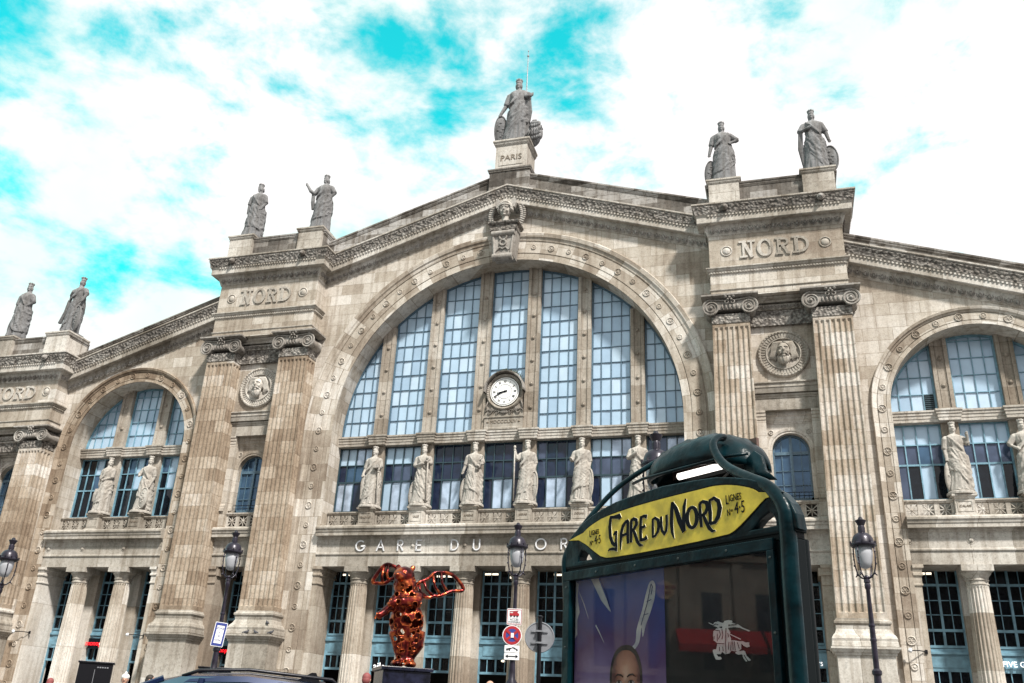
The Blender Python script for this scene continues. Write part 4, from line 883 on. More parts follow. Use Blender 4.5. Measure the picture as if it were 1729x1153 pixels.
B=[(-8.25,'statue of a robed woman holding a casket, leftmost on the central balcony',dict(seed=1,side=1,arms=[[(.1,0,.745),(.14,-.03,.62),(.11,-.12,.6)],[(-.1,0,.745),(-.14,0,.62),(-.15,-.06,.5)]],falls=[[(-.14,-.04,.5),(-.15,-.04,.35),(-.14,-.03,.1)]],staff=[(.15,-.1,0.02),(.14,-.11,.57)],extra=held_box,turn=-.3)),
 (-4.95,'statue of a robed woman resting both hands on a tall rudder',dict(seed=2,side=-1,arms=[[(.1,0,.745),(.14,-.04,.64),(.12,-.12,.66)],[(-.1,0,.745),(-.13,-.02,.62),(.02,-.12,.63)]],shield=(-.14,.02,.2,.075,.2,.1,.5),extra=anchor)),
 (-1.65,'statue of a robed woman cradling a snake-wound staff in her left arm',dict(seed=3,side=-1,arms=[[(.1,0,.745),(.15,-.02,.63),(.12,-.12,.58)],[(-.1,0,.745),(-.14,0,.62),(-.17,-.03,.5)]],shield=(-.15,.02,.22,.07,.2,.08,.6),extra=caduceus,turn=-.15)),
 (1.65,'statue of a belted woman grasping an upright sceptre beside an oval shield',dict(seed=4,side=1,arms=[[(.1,0,.745),(.14,0,.6),(.13,-.06,.48)],[(-.1,0,.745),(-.15,-.03,.66),(-.18,-.06,.8)]],shield=(.135,-.04,.24,.08,.24,.05,-.4),staff=[(-.17,-.08,.01),(-.185,-.07,.86)])),
 (4.95,'statue of a mantled woman with one forearm bent, over the DOUAI pedestal',dict(seed=5,side=1,arms=[[(-.1,0,.745),(-.15,-.02,.62),(-.14,-.11,.63)],[(.1,0,.745),(.13,0,.6),(.13,-.05,.5)]],shield=(.135,-.03,.25,.08,.24,.04,-.5),turn=.2)),
 (8.25,'statue of a mantled woman, hand on her breast, nearest the metro sign',dict(seed=6,side=-1,arms=[[(-.1,0,.745),(-.14,-.04,.62),(-.03,-.11,.68)],[(.1,0,.745),(.13,0,.6),(.12,-.05,.5)]],shield=(.14,-.02,.22,.07,.2,.05,-.6),turn=.1)),
 (-28.08,'statue of a draped woman without a shield, left figure in the left arch',dict(seed=7,side=1,arms=[[(.1,0,.745),(.13,-.04,.6),(.03,-.11,.56)],[(-.1,0,.745),(-.13,0,.6),(-.1,-.05,.5)]],falls=[[(-.1,-.08,.4),(-.12,-.08,.3),(-.14,-.05,.18)]],turn=.9)),
 (-24.82,'statue of a woman with a big oval shield, right figure in the left arch',dict(seed=8,side=-1,arms=[[(-.1,0,.745),(-.16,-.03,.64),(-.1,-.11,.6)],[(.1,0,.745),(.14,0,.6),(.13,-.08,.42)]],shield=(.1,-.12,.2,.11,.19,.1,-.2),turn=.7)),
 (24.82,'statue of a woman with one hand raised, over the CALAIS pedestal',dict(seed=9,side=-1,arms=[[(.1,0,.745),(.17,-.02,.66),(.16,-.08,.78)],[(-.1,0,.745),(-.13,0,.6),(-.13,-.04,.46)]],shield=(-.13,-.02,.22,.07,.21,.08,.6),turn=.2)),
 (28.08,'statue of a crowned woman cut by the right edge of the photograph, hand on hip',dict(seed=10,side=1,arms=[[(-.1,0,.745),(-.18,0,.63),(-.1,-.08,.56)],[(.1,0,.745),(.14,0,.6),(.13,-.06,.48)]],turn=.2))]
for x,lab,P in B:
    P['plinth']=.05; P['round']=1; P['w']=1.08; statue('statue',(x,.86,zb+.05),3.82,lab,RB,M['stat'],P)
zr=32.95
def keys(root,H,m):
    mb=MB(); mb.ring((H*.13,-H*.06,H*.4),H*.02,H*.007,10,5); mb.tube([(H*.13,-H*.06,H*.38),(H*.135,-H*.06,H*.3)],H*.012,6); mb.ell((H*.135,-H*.06,H*.3),(H*.02,H*.015,H*.02),7,5); mb.build('keys',m,root,local=True,smooth=True)
Rf=[(-19.25,zr,'roof statue of a woman looking left, third figure from the left edge',dict(seed=21,w=1.12,side=-1,arms=[[(.1,0,.745),(.14,0,.62),(.12,-.07,.5)],[(-.1,0,.745),(-.14,0,.62),(-.15,0,.5)]],shield=(-.15,.06,.15,.07,.15,.25,.5),falls=[[(.1,-.07,.5),(.12,-.07,.15),(.1,-.06,.2)]],turn=-.5,lean=.05)),
 (-13.85,zr,'roof statue of a woman stretching out her open hand left of the gable',dict(seed=22,w=1.1,side=1,arms=[[(-.1,0,.745),(-.16,-.03,.66),(-.21,-.07,.70),(-.26,-.09,.79)],[(.1,0,.745),(.17,0,.64),(.13,-.03,.56)]],shield=(.13,.02,.27,.055,.2,-.05,-.8),falls=[[(-.17,-.03,.66),(-.17,-.02,.52),(-.15,0,.4)]],turn=-.25)),
 (13.96,zr,'roof statue of a woman with her elbow jutting out, right of the gable',dict(seed=23,w=1.1,side=1,arms=[[(-.1,0,.745),(-.14,0,.62),(-.17,-.02,.47)],[(.1,0,.745),(.2,0,.66),(.12,-.06,.6)]],shield=(-.17,0,.18,.08,.21,.06,.4),extra=keys)),
 (19.4,zr,'roof statue of a cloaked woman with forearm across her chest, furthest right',dict(seed=24,side=-1,arms=[[(-.1,0,.745),(-.16,-.02,.64),(-.05,-.1,.65)],[(.1,0,.745),(.16,0,.62),(.19,-.02,.47)]],shield=(.19,0,.2,.1,.2,-.05,-.3),falls=[[(-.15,-.02,.62),(-.165,0,.4),(-.12,0,.1)]],w=1.05)),
 (-38.2,26.62,'roof statue of a draped woman nearest the left edge of the photograph',dict(seed=25,w=1.1,side=-1,arms=[[(.1,0,.745),(.16,0,.62),(.1,-.06,.55)],[(-.1,0,.745),(-.14,0,.6),(-.16,0,.5)]],shield=(-.17,.05,.26,.07,.2,.1,.5),lean=.08,turn=.3)),
 (-33.3,26.62,'roof statue turning aside with a pale oval shield, second from the left edge',dict(seed=26,side=1,arms=[[(.1,0,.745),(.17,-.03,.66),(.16,-.08,.54)],[(-.1,0,.745),(-.17,.03,.68),(-.19,.04,.62)]],shield=(.15,-.08,.22,.1,.22,-.03,-.3),falls=[[(-.16,0,.6),(-.18,0,.4),(-.24,.0,.2)]],lean=.07,turn=1.2))]
for x,z,lab,P in Rf:
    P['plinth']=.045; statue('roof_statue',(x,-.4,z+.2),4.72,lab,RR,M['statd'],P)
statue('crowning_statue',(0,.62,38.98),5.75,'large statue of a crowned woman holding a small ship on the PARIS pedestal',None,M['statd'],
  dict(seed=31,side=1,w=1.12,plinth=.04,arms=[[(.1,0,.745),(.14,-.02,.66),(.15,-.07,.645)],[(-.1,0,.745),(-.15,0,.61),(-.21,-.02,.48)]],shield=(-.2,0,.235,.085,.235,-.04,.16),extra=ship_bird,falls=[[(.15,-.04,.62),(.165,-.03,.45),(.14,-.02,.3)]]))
mb=MB(); mb.tube([(0,0,0),(0,0,6),(0,0,9.0)],[.07,.05,.03],7); mb.ell((0,0,9.0),(.09,.09,.12),7,5); mb.ell((0,0,9.45),(.05,.05,.08),7,5); mb.tube([(0,0,9),(0,0,9.6)],.018,5)
o=mb.build('lightning_rod',M['zinc'],None); o.location=(.1,2.2,39.2); tag(o,'thin pale lightning rod rising behind the crowning statue at the apex','lightning rod')
mb=MB(); mb.box(-.3,.3,1.9,2.5,33,39.3); part(mb,'rod_mast',M['zinc'])
# ================================================================== CLOCK
CK=empty('wall_clock',(0,1.0,18.4),'round white Roman-numeral clock in a carved stone frame inside the great window','clock')
cz=20.85-18.4; mb=MB()
mb.box(-1.22,1.22,.0,.5,0,.85); mb.sweep([(-1.22,.3,.85),(-1.22,0,.85),(1.22,0,.85),(1.22,.3,.85)],[(-.3,0),(.06,0),(.06,-.06),(0,-.12)],False); mb.sweep([(-1.22,0,.12),(1.22,0,.12)],[(0,.05),(.05,0),(.05,-.12)],True)
mb.prism([(-1.2,.85),(1.2,.85),(1.2,1.2),(1.05,cz),(-1.05,cz),(-1.2,1.2)],.06,.5)
mb.lathe((0,0,cz),[(1.2,.5),(1.2,-.02),(1.13,-.1),(1.04,-.06),(1.0,-.0),(.97,-.04),(.95,.04),(.02,.05)],48,'y')
o=mb.build('surround',M['trim'],CK,local=True,smooth=True,auto=True)
mb=MB()
for s in (-1,1):
    mb.tube([(s*(.95+.27*q*cos(t)),-.0,1.25+.22*q*sin(t)-.1) for t,q in [(i*.5,1-i*.06) for i in range(14)]],.035,5); mb.tube([(s*(.45+.18*q*cos(t)),-.0,1.13+.16*q*sin(t)) for t,q in [(i*.5,1-i*.06) for i in range(14)]],.03,5)
    mb.tube([(s*1.18,.02,1.25),(s*1.15,0,1.6),(s*1.05,0,1.85)],.05,5)
    for k in range(5): mb.tube([(s*.75,.0,1.15),(s*(.62+.1*k),.0,1.35+.12*sin(k*.8))],.03,5)
for k in range(7): mb.tube([(0,0,1.02),(.28*(k-3)/3,0,1.16+.1*cos((k-3)*.5))],.03,5)
mb.build('scrollwork',M['egg'],CK,local=True,smooth=True)
mb=MB()
for i in range(34):
    a=R(-20+220*i/33); mb.tube([(1.02*cos(a),-.05,cz+1.02*sin(a)),(1.13*cos(a),-.1,cz+1.13*sin(a))],.026,5)
mb.build('leaf_ring',M['egg'],CK,local=True)
mb=MB(); rings=[]
for i in range(25):
    a=R(-2+184*i/24); rings.append([((1.2+p)*cos(a),y,cz+(1.2+p)*sin(a)) for p,y in ((0,.2),(0,-.32),(.03,-.36),(.09,-.36),(.12,-.3),(.12,.2))])
mb.loft(rings,False,False); mb.build('hood',M['trimd'],CK,local=True)
mb=MB(); mb.lathe((0,0,cz),[(.93,.0),(.93,-.035),(.01,-.04)],48,'y'); mb.build('dial',M['dial'],CK,local=True)
mb=MB(); mb.ring((0,-.045,cz),.47,.008,40,4); mb.ring((0,-.045,cz),.86,.008,48,4)
for i in range(60): a=2*PI*i/60; mb.stroke([(.82*sin(a),cz+.82*cos(a)),(.86*sin(a),cz+.86*cos(a))],.014,-.05,-.04)
for i,nm in enumerate(['XII','I','II','III','IIII','V','VI','VII','VIII','IX','X','XI']):
    a=2*PI*i/12; Mt=Matrix.Translation((.66*sin(a),-.048,cz+.66*cos(a)))@Matrix.Rotation(a,4,'Y')@Matrix.Rotation(PI/2,4,'X')@Matrix.Diagonal((.8,1.25,1,1)); textmb(mb,nm,.19,Mt,.01)
mb.build('numerals',M['ink'],CK,local=True)
def hand(name,ang,l,w):
    d=(sin(ang),cos(ang)); mb=MB(); mb.stroke([(-d[0]*.16,cz-d[1]*.16),(0,cz),(d[0]*l*.7,cz+d[1]*l*.7),(d[0]*l,cz+d[1]*l)],[w*1.6,w*1.1,w,w*.25],-.075,-.06); mb.lathe((0,0,cz),[(.06,-.05),(.06,-.085),(.01,-.09)],12,'y'); mb.build(name,M['ink'],CK,local=True)
hand('minute_hand',R(245),.74,.045); hand('hour_hand',R(258),.5,.075)
mb=MB(); textmb(mb,'MDCCCLXIV',.30,MX(0,-.012,.5),.03); 
for s in (-1,1): mb.ell((s*1.0,-.01,.5),(.08,.05,.06),8,5)
mb.build('inscription',M['engrave'],CK,local=True)
M['weed']=simple('dry_weed',(.06,.07,.03),.9,noise=.4)
rnd=random.Random(3); mb=MB()
for i in range(90):
    a=R(rnd.uniform(35,115)); b=Vector((1.31*cos(a),.05+rnd.uniform(-.2,.2),1.31*sin(a))); h=rnd.uniform(.05,.22); q=rnd.uniform(-.8,.8)
    mb.tube([b,b+Vector((q*h*.4,0,h*.6)),b+Vector((q*h,0,h))],[.012,.012,.004],4); e=b+Vector((q*h,0,h)); mb.ell(e,(.03,.02,.025),5,4)
o=mb.build('weeds',M['weed'],None); o.location=(0,1.0,20.85); tag(o,"small dry weeds sprouting on top of the clock hood","weeds",kind="stuff")
# ================================================================== STREET LAMPS
CAMV=Vector((15.82447,-48.7614,1.6))
def at(az,d,z): a=R(az); return (CAMV.x+d*sin(a),CAMV.y+d*cos(a),z)
M['lampglass']=simple('frosted_lantern_glass',(.33,.34,.37),.3,spec=.4)
def make_lamp():
    """origin at the very top; returns root placed so that local z=0 is the top of the lantern"""
    root=empty('street_lamp',(0,0,0),'','street lamp','cast iron street lamps on the square')
    H=5.1; mb=MB()
    mb.lathe((0,0,0),[(.3,-H),(.3,-H+.25),(.24,-H+.35),(.17,-H+.9),(.1,-H+1.5),(.12,-H+1.6),(.115,-H+1.7),(.09,-H+1.85),(.13,-H+1.95),(.135,-H+2.02),(.075,-H+2.12),(.07,-H+2.3),(.06,-H+2.5),(.085,-H+2.53),(.085,-H+2.58),(.05,-H+2.62),(.05,-2.0),(.038,-1.3),(.036,-1.12),(.05,-1.1),(.055,-1.04),(.045,-1.0),(.06,-.99),(.055,-.94),(.03,-.92)],18)
    for z in (-2.0,-1.75): mb.lathe((0,0,0),[(.045,z-.03),(.058,z-.015),(.058,z+.015),(.045,z+.03)],14)
    for i in range(8):
        a=2*PI*i/8; mb.tube([(.12*cos(a),.12*sin(a),-H+1.66),(.1*cos(a),.1*sin(a),-H+1.86),(.14*cos(a),.14*sin(a),-H+1.99)],.015,5); mb.tube([(.17*cos(a),.17*sin(a),-H+.9),(.105*cos(a),.105*sin(a),-H+1.45)],.012,4)
    mb.build('post',M['lamp'],root,local=True,smooth=True,auto=True)
    mb=MB()
    for i in range(4):
        a=PI/4+PI*i/2; c,s=cos(a),sin(a); mb.tube([(.02*c,.02*s,-.93),(.1*c,.1*s,-.9),(.165*c,.165*s,-.83),(.2*c,.2*s,-.7),(.215*c,.215*s,-.5),(.205*c,.205*s,-.35)],[.018,.016,.014,.012,.012,.014],6)
        mb.ell((.17*c,.17*s,-.84),(.025,.025,.025),6,4); mb.tube([(.165*c,.165*s,-.83),(.21*c,.21*s,-.88)],.012,5)
        for k in range(3): mb.ell((.215*c,.215*s,-.45-.11*k),(.02,.02,.02),5,4)
    mb.ring((0,0,-.33),.205,.016,24,5,'z'); mb.ell((0,0,-.9),(.05,.05,.04),8,5)
    mb.build('bracket',M['lamp'],root,local=True,smooth=True)
    mb=MB(); mb.lathe((0,0,0),[(.04,-.74),(.085,-.72),(.125,-.64),(.15,-.5),(.158,-.33)],18); mb.build('glass',M['lampglass'],root,local=True,smooth=True)
    mb=MB(); mb.lathe((0,0,0),[(.2,-.33),(.235,-.32),(.235,-.295),(.2,-.27),(.185,-.2),(.16,-.14),(.11,-.1),(.065,-.08),(.06,.03),(.055,.05),(.07,.08),(.095,.13),(.1,.15),(.05,.17),(.03,.21),(.01,.22)],20)
    for i in range(10): a=2*PI*i/10; mb.box(.225*cos(a)-.012,.225*cos(a)+.012,.225*sin(a)-.012,.225*sin(a)+.012,-.3,-.25); mb.tube([(.062*cos(a),.062*sin(a),-.08),(.062*cos(a),.062*sin(a),.02)],.006,4)
    mb.build('cap',M['lamp'],root,local=True,smooth=True,auto=True)
    return root
def copy_tree(o,parent=None):
    c=o.copy(); COL.objects.link(c); c.parent=parent
    for ch in list(o.children): copy_tree(ch,c)
    return c
L0=make_lamp(); LSC=.94
for i,(az,d,zt,rz,lab) in enumerate(((-16.34,19.5,5.55,0,'street lamp with four small signs strapped to its post'),
    (4.6,18,5.38,.2,'tall cast iron street lamp standing alone in front of the right tower'),
    (-33.72,23,5.57,.3,'street lamp carrying a blue bordered notice, between the two left pilasters'),
    (-45.5,25.5,5.2,.1,'street lamp at the left edge of the photograph'),
    (-7.5,13,5.6,.5,'near street lamp rising behind the metro sign'))):
    o=L0 if i==0 else copy_tree(L0); o.location=at(az,d,zt); o.rotation_euler=(0,0,rz); o['label']=lab
# ------------------------------------------------------------------ signs (local x right, y away from the viewer, z up)
def face_cam(x,y): return math.atan2(-(CAMV.x-x),(CAMV.y-y))+PI
def sroot(name,az,d,z,lab,cat,off=(0,0)):
    p=at(az,d,z); a=R(az); x=p[0]+off[0]*cos(a)-off[1]*sin(a); y=p[1]-off[0]*sin(a)-off[1]*cos(a)
    return empty(name,(x,y,z),lab,cat,None,-a)
def rrect(mb,x0,x1,z0,z1,r,y0,y1):
    P=[]
    for cx,cz,a0 in ((x1-r,z1-r,0),(x0+r,z1-r,90),(x0+r,z0+r,180),(x1-r,z0+r,270)):
        for k in range(4): a=R(a0+k*30); P.append((cx+r*cos(a),cz+r*sin(a)))
    mb.prism(P,y0,y1)
s=sroot('fire_access_sign',-16.34,19.5,3.78,'square white sign with a red fire engine, topmost on its lamp post','sign',(0,.1))
mb=MB(); rrect(mb,-.155,.155,-.165,.165,.025,0,.012); mb.build('plate',M['white'],s,local=True)
mb=MB(); 
for a in ((-.14,.14,.14,.15),(-.14,.14,-.15,-.14),(-.15,-.14,-.14,.14),(.14,.15,-.14,.14)): mb.box(a[0],a[1],-.004,-.001,a[2],a[3])
mb.prism([(-.1,.02),(.1,.02),(.1,.06),(.05,.1),(-.02,.1),(-.04,.07),(-.1,.08)],-.006,-.001); mb.tube([(-.1,-.004,.1),(.08,-.004,.115)],.008,4); mb.build('fire_engine',M['red'],s,local=True)
mb=MB(); textmb(mb,'ACCES',.06,MX(0,-.003,-.055),.003); textmb(mb,'POMPIERS',.055,MX(0,-.003,-.11),.003); 
for x in (-.07,.0,.06): mb.lathe((x,0,.01),[(.018,-.008),(.018,-.002)],10,'y')
mb.build('lettering',M['ink'],s,local=True)
s=sroot('no_stopping_sign',-16.34,19.5,3.41,'round red and blue no stopping sign under the fire access sign','sign',(-.03,.1))
mb=MB(); mb.lathe((0,0,0),[(.2,.012),(.2,0),(.01,-.001)],36,'y'); mb.build('plate',M['white'],s,local=True)
mb=MB(); mb.lathe((0,0,0),[(.185,0),(.185,-.004),(.13,-.004),(.13,0)],36,'y'); mb.stroke([(-.12,-.1),(.12,.1)],.05,-.009,-.005); mb.stroke([(-.12,.1),(.12,-.1)],.05,-.012,-.008); mb.build('red_ring_and_cross',M['red'],s,local=True)
mb=MB(); mb.lathe((0,0,0),[(.134,0),(.134,-.003),(.01,-.003)],30,'y'); mb.build('blue_disc',M['navy'],s,local=True)
mb=MB(); mb.box(-.025,.035,-.018,-.013,-.045,.045); mb.build('sticker',M['white'],s,local=True)
for z,k,lab in ((3.145,0,'small white tow-away plate with black pictogram between the round sign and arrow plate'),(3.0,1,'small white plate with a black double-headed arrow, lowest on its lamp post')):
    s=sroot('plate_sign',-16.34,19.5,z,lab,'sign',(-.02,.1)); mb=MB(); rrect(mb,-.155,.155,-.068,.068,.015,0,.01); mb.build('plate',M['white'],s,local=True); mb=MB()
    if k: mb.stroke([(-.09,0),(.09,0)],.018,-.005,-.001); mb.prism([(-.13,0),(-.08,.035),(-.08,-.035)],-.005,-.001); mb.prism([(.13,0),(.08,.035),(.08,-.035)],-.005,-.001)
    else:
        mb.prism([(-.12,-.02),(-.06,-.02),(-.02,.0),(-.02,.02),(-.06,.015),(-.12,.0)],-.005,-.001); mb.prism([(.0,.035),(.04,.03),(.12,-.01),(.12,-.03),(.03,.01),(.0,.02)],-.005,-.001); mb.stroke([(-.02,.0),(.01,.03)],.01,-.005,-.001)
        for x in (-.1,-.05,.1): mb.lathe((x,0,-.028),[(.012,-.005),(.012,-.001)],8,'y')
    mb.build('pictogram',M['ink'],s,local=True)
s=sroot('zone_notice',-33.72,23,3.35,'white notice with a thick blue border strapped to a lamp post','sign',(-.0,.1))
s.rotation_euler=(0,R(5),s.rotation_euler[2]); mb=MB(); rrect(mb,-.14,.14,-.27,.27,.02,0,.012); mb.build('plate',M['white'],s,local=True)
mb=MB(); 
for a in ((-.125,.125,.2,.255),(-.125,.125,-.255,-.2),(-.125,-.085,-.2,.2),(.085,.125,-.2,.2)): mb.box(a[0],a[1],-.004,-.001,a[2],a[3])
for i,(t,z,q) in enumerate((('ZONE',.13,.06),('A',.05,.05),('30',-.04,.055),('RAPPEL',-.13,.045))): textmb(mb,t,q,MX(0,-.003,z),.003)
mb.build('border_and_text',M['navy'],s,local=True)
# round sign seen from behind
M['alu']=simple('sign_back_aluminium',(.3,.31,.34),.35,.6,noise=.2,scale=4)
p=at(-14.75,17,0); s=empty('traffic_sign',(p[0],p[1],gz(p[1])-.1),'round traffic sign seen from its bare grey back on a black pole','traffic sign',None,R(14.75))
zb_=-s.location.z; mb=MB(); mb.tube([(0,0,0),(0,0,3.52+zb_)],.038,12); mb.ell((0,0,3.53+zb_),(.055,.055,.03),10,5); mb.build('pole',M['black'],s,local=True,smooth=True,auto=True)
mb=MB(); mb.lathe((0,.05,3.18+zb_),[(.262,.03),(.27,.0),(.262,-.012),(.252,-.012),(.25,0),(.01,.001)],40,'y'); mb.build('disc',M['alu'],s,local=True,smooth=True,auto=True)
mb=MB(); 
for z in (.1,-.1): mb.box(-.15,.15,.02,.045,3.165+zb_+z,3.195+zb_+z); mb.box(-.06,.06,-.05,.04,3.165+zb_+z,3.195+zb_+z)
mb.build('clamp',M['alu'],s,local=True)
# ================================================================== METRO SIGN
A0=Vector((14.58661,-43.50520,0)); rzm=R(-38.2522)
MS=empty('metro_sign',(A0.x,A0.y,0.3),'dark green metro sign with yellow GARE DU NORD nameplate over a poster case','metro sign',None,rzm)
def mpart(mb,n,m,par=None,**k):
    o=mb.build(n,m,par or MS,local=True,**k)
    if par is None: o.location=(0,0,-.3)
    return o
def shape(outer,holes,y0,y1,name,m,bevel=.006,par=None):
    cu=bpy.data.curves.new(name,'CURVE'); cu.dimensions='2D'; cu.fill_mode='BOTH'; cu.extrude=(y1-y0)/2; cu.bevel_depth=bevel
    for P in [outer]+holes:
        sp=cu.splines.new('POLY'); sp.points.add(len(P)-1); sp.use_cyclic_u=True
        for q,(x,z) in zip(sp.points,P): q.co=(x,z,0,1)
    ob=bpy.data.objects.new(name,cu); COL.objects.link(ob); dg=bpy.context.evaluated_depsgraph_get(); dg.update(); me=bpy.data.meshes.new_from_object(ob.evaluated_get(dg)); bpy.data.objects.remove(ob)
    mb=MB(); mb.add([(v.co.x,(y0+y1)/2-v.co.z,v.co.y) for v in me.vertices],[tuple(p.vertices) for p in me.polygons]); return mpart(mb,name,m,par)
def smoothp(P,n=5,closed=True):
    out=[];N_=len(P)
    for i in range(N_):
        p0,p1,p2,p3=[Vector(P[(i+k)%N_]) for k in (-1,0,1,2)]
        for t in range(n):
            t/=n; out.append(tuple(.5*((2*p1)+(p2-p0)*t+(2*p0-5*p1+4*p2-p3)*t*t+(3*p1-p0-3*p2+p3)*t**3)))
    return out
def openp(P,n=4):
    P=[Vector(p) for p in P]; Q=[P[0]*2-P[1]]+P+[P[-1]*2-P[-2]]; out=[]
    for i in range(1,len(Q)-2):
        p0,p1,p2,p3=Q[i-1:i+3]; m1=(p2-p0)/((p2-p1).length+(p1-p0).length)*(p2-p1).length; m2=(p3-p1)/((p3-p2).length+(p2-p1).length)*(p2-p1).length
        for t in range(n):
            t/=n; out.append(tuple((2*t**3-3*t*t+1)*p1+(t**3-2*t*t+t)*m1+(-2*t**3+3*t*t)*p2+(t**3-t*t)*m2))
    return out+[tuple(P[-1])]
# poster cabinet: frame members of real depth
Ld=.07
mb=MB(); mb.box(-.02,1.65,0,Ld,2.455,2.49); mb.box(-.02,.03,0,Ld,.95,2.455); mb.box(1.525,1.65,.004,Ld,.95,2.455); mb.box(-.02,1.65,0,Ld,.9,.95); mb.box(.03,1.525,.055,Ld-.002,.95,2.455)
mb.box(-.03,1.66,-.006,Ld+.005,2.484,2.5); fr=mpart(mb,'cabinet',M['greend'],bevel=.004)
mb=MB(); mb.box(.005,1.54,-.02,.02,2.415,2.468); mb.box(.005,.063,-.02,.02,.96,2.415); mb.box(1.497,1.54,-.02,.02,.96,2.415); mb.box(.005,1.54,-.02,.02,.93,.96); mpart(mb,'door_frame',M['green'],bevel=.004)
M['screw']=simple('dull_screw',(.05,.06,.06),.4,.5)
for x,z in [(x,z) for z in (1.0,1.35,1.7,2.05,2.38) for x in (.034,1.519)]+[(.3,2.442),(.62,2.442),(.94,2.442),(1.26,2.442)]:
    mb=MB(); mb.lathe((x,-.02,z),[(.006,0),(.006,-.004),(.002,-.005)],8,'y'); mpart(mb,'screw',M['screw'])
# posters
def postermat(name,stops,sc,seed):
    m,nt,b=mat(name); L=nt.links.new; tc=N(nt,'ShaderNodeTexCoord'); sx=N(nt,'ShaderNodeSeparateXYZ'); L(tc.outputs['Object'],sx.inputs[0])
    nz=N(nt,'ShaderNodeTexNoise'); nz.inputs['Scale'].default_value=sc; nz.inputs['Detail'].default_value=5; nz.inputs['Distortion'].default_value=.8; mp=N(nt,'ShaderNodeMapping'); mp.inputs['Location'].default_value=(seed,seed,0); L(tc.outputs['Object'],mp.inputs[0]); L(mp.outputs[0],nz.inputs['Vector'])
    a=N(nt,'ShaderNodeMapRange',_1=1.85,_2=2.42); L(sx.outputs[2],a.inputs[0]); c=N(nt,'ShaderNodeMath',operation='MULTIPLY_ADD',_1=.9); L(nz.outputs[0],c.inputs[0]); L(a.outputs[0],c.inputs[2]); d=N(nt,'ShaderNodeMath',operation='MULTIPLY',_1=.55); L(c.outputs[0],d.inputs[0])
    r=ramp(nt,stops); L(d.outputs[0],r.inputs[0]); L(r.outputs[0],b.inputs['Base Color']); b.inputs['Roughness'].default_value=.5; return m
M['poster']=postermat('blue_violet_poster_print',[(.2,(.36,.28,.55)),(.42,(.16,.08,.25)),(.6,(.10,.12,.45)),(.9,(.04,.16,.55))],2.5,1)
M['poster2']=postermat('dark_poster_print',[(.2,(.004,.008,.012)),(.45,(.012,.01,.014)),(.62,(.035,.03,.035)),(.95,(.012,.012,.022))],5,4)
mb=MB(); mb.box(.06,.784,.03,.045,.96,2.42); pa=mpart(mb,'poster',M['poster'])
mb=MB(); mb.box(.786,1.5,.03,.045,.96,2.42); pb=mpart(mb,'poster',M['poster2'])
M['skin']=simple('printed_skin',(.75,.36,.24),.5,noise=.25,scale=9); M['skin'],nt,b_=mat('printed_face'); tcb=N(nt,'ShaderNodeTexCoord'); mpb=N(nt,'ShaderNodeMapping'); mpb.inputs['Location'].default_value=(-.495*9.0,0,-1.90*5.2); mpb.inputs['Scale'].default_value=(9.0,0,5.2); nt.links.new(tcb.outputs['Object'],mpb.inputs[0])
ln=N(nt,'ShaderNodeVectorMath',operation='LENGTH'); nt.links.new(mpb.outputs[0],ln.inputs[0]); nb=N(nt,'ShaderNodeTexNoise'); nb.inputs['Scale'].default_value=25; nt.links.new(tcb.outputs['Object'],nb.inputs['Vector']); sm=N(nt,'ShaderNodeMath',operation='MULTIPLY_ADD',_1=.35); nt.links.new(nb.outputs[0],sm.inputs[0]); nt.links.new(ln.outputs['Value'],sm.inputs[2])
rb=ramp(nt,[(.15,(.95,.66,.52)),(.45,(.72,.38,.26)),(.85,(.42,.17,.12)),(1,(.16,.06,.06))]); nt.links.new(sm.outputs[0],rb.inputs[0]); nt.links.new(rb.outputs[0],b_.inputs['Base Color'])
M['eyew']=simple('printed_eye_white',(.75,.7,.68),.5)
M['hairp']=simple('printed_hair',(.015,.01,.015),.5); M['quill']=simple('feather_and_sky_strip',(.8,.85,1.0),.5,noise=.25,scale=12); M['beige']=simple('printed_beige',(.12,.095,.08),.6,noise=.35,scale=18); M['redp']=simple('printed_red',(.14,.006,.02),.5,noise=.3)
def flat(mb,P,y): mb.prism(P,y,y+.0015)
ell=lambda cx,cz,rx,rz,a0=0,a1=360,n=28:[(cx+rx*cos(R(a0+(a1-a0)*i/n)),cz+rz*sin(R(a0+(a1-a0)*i/n))) for i in range(n+(a1-a0!=360))]
hd2=lambda rx,ru,rl:[(.488+rx*math.copysign(abs(cos(t))**.85,cos(t)),1.885+(ru if sin(t)>0 else rl)*sin(t)) for t in [2*PI*i/36 for i in range(36)]]
sell=lambda cx,cz,rx,rz:[(cx+rx*math.copysign(abs(cos(t))**.82,cos(t)),cz+rz*math.copysign(abs(sin(t))**.9,sin(t))) for t in [2*PI*i/36 for i in range(36)]]
mb=MB(); flat(mb,hd2(.126,.162,.25),.0285); mb.build('hair',M['hairp'],pa,local=True)
mb=MB(); flat(mb,hd2(.107,.135,.22),.0265); mb.prism([(.42,1.4),(.56,1.4),(.54,1.7),(.44,1.7)],.0275,.0283); mb.build('face',M['skin'],pa,local=True)

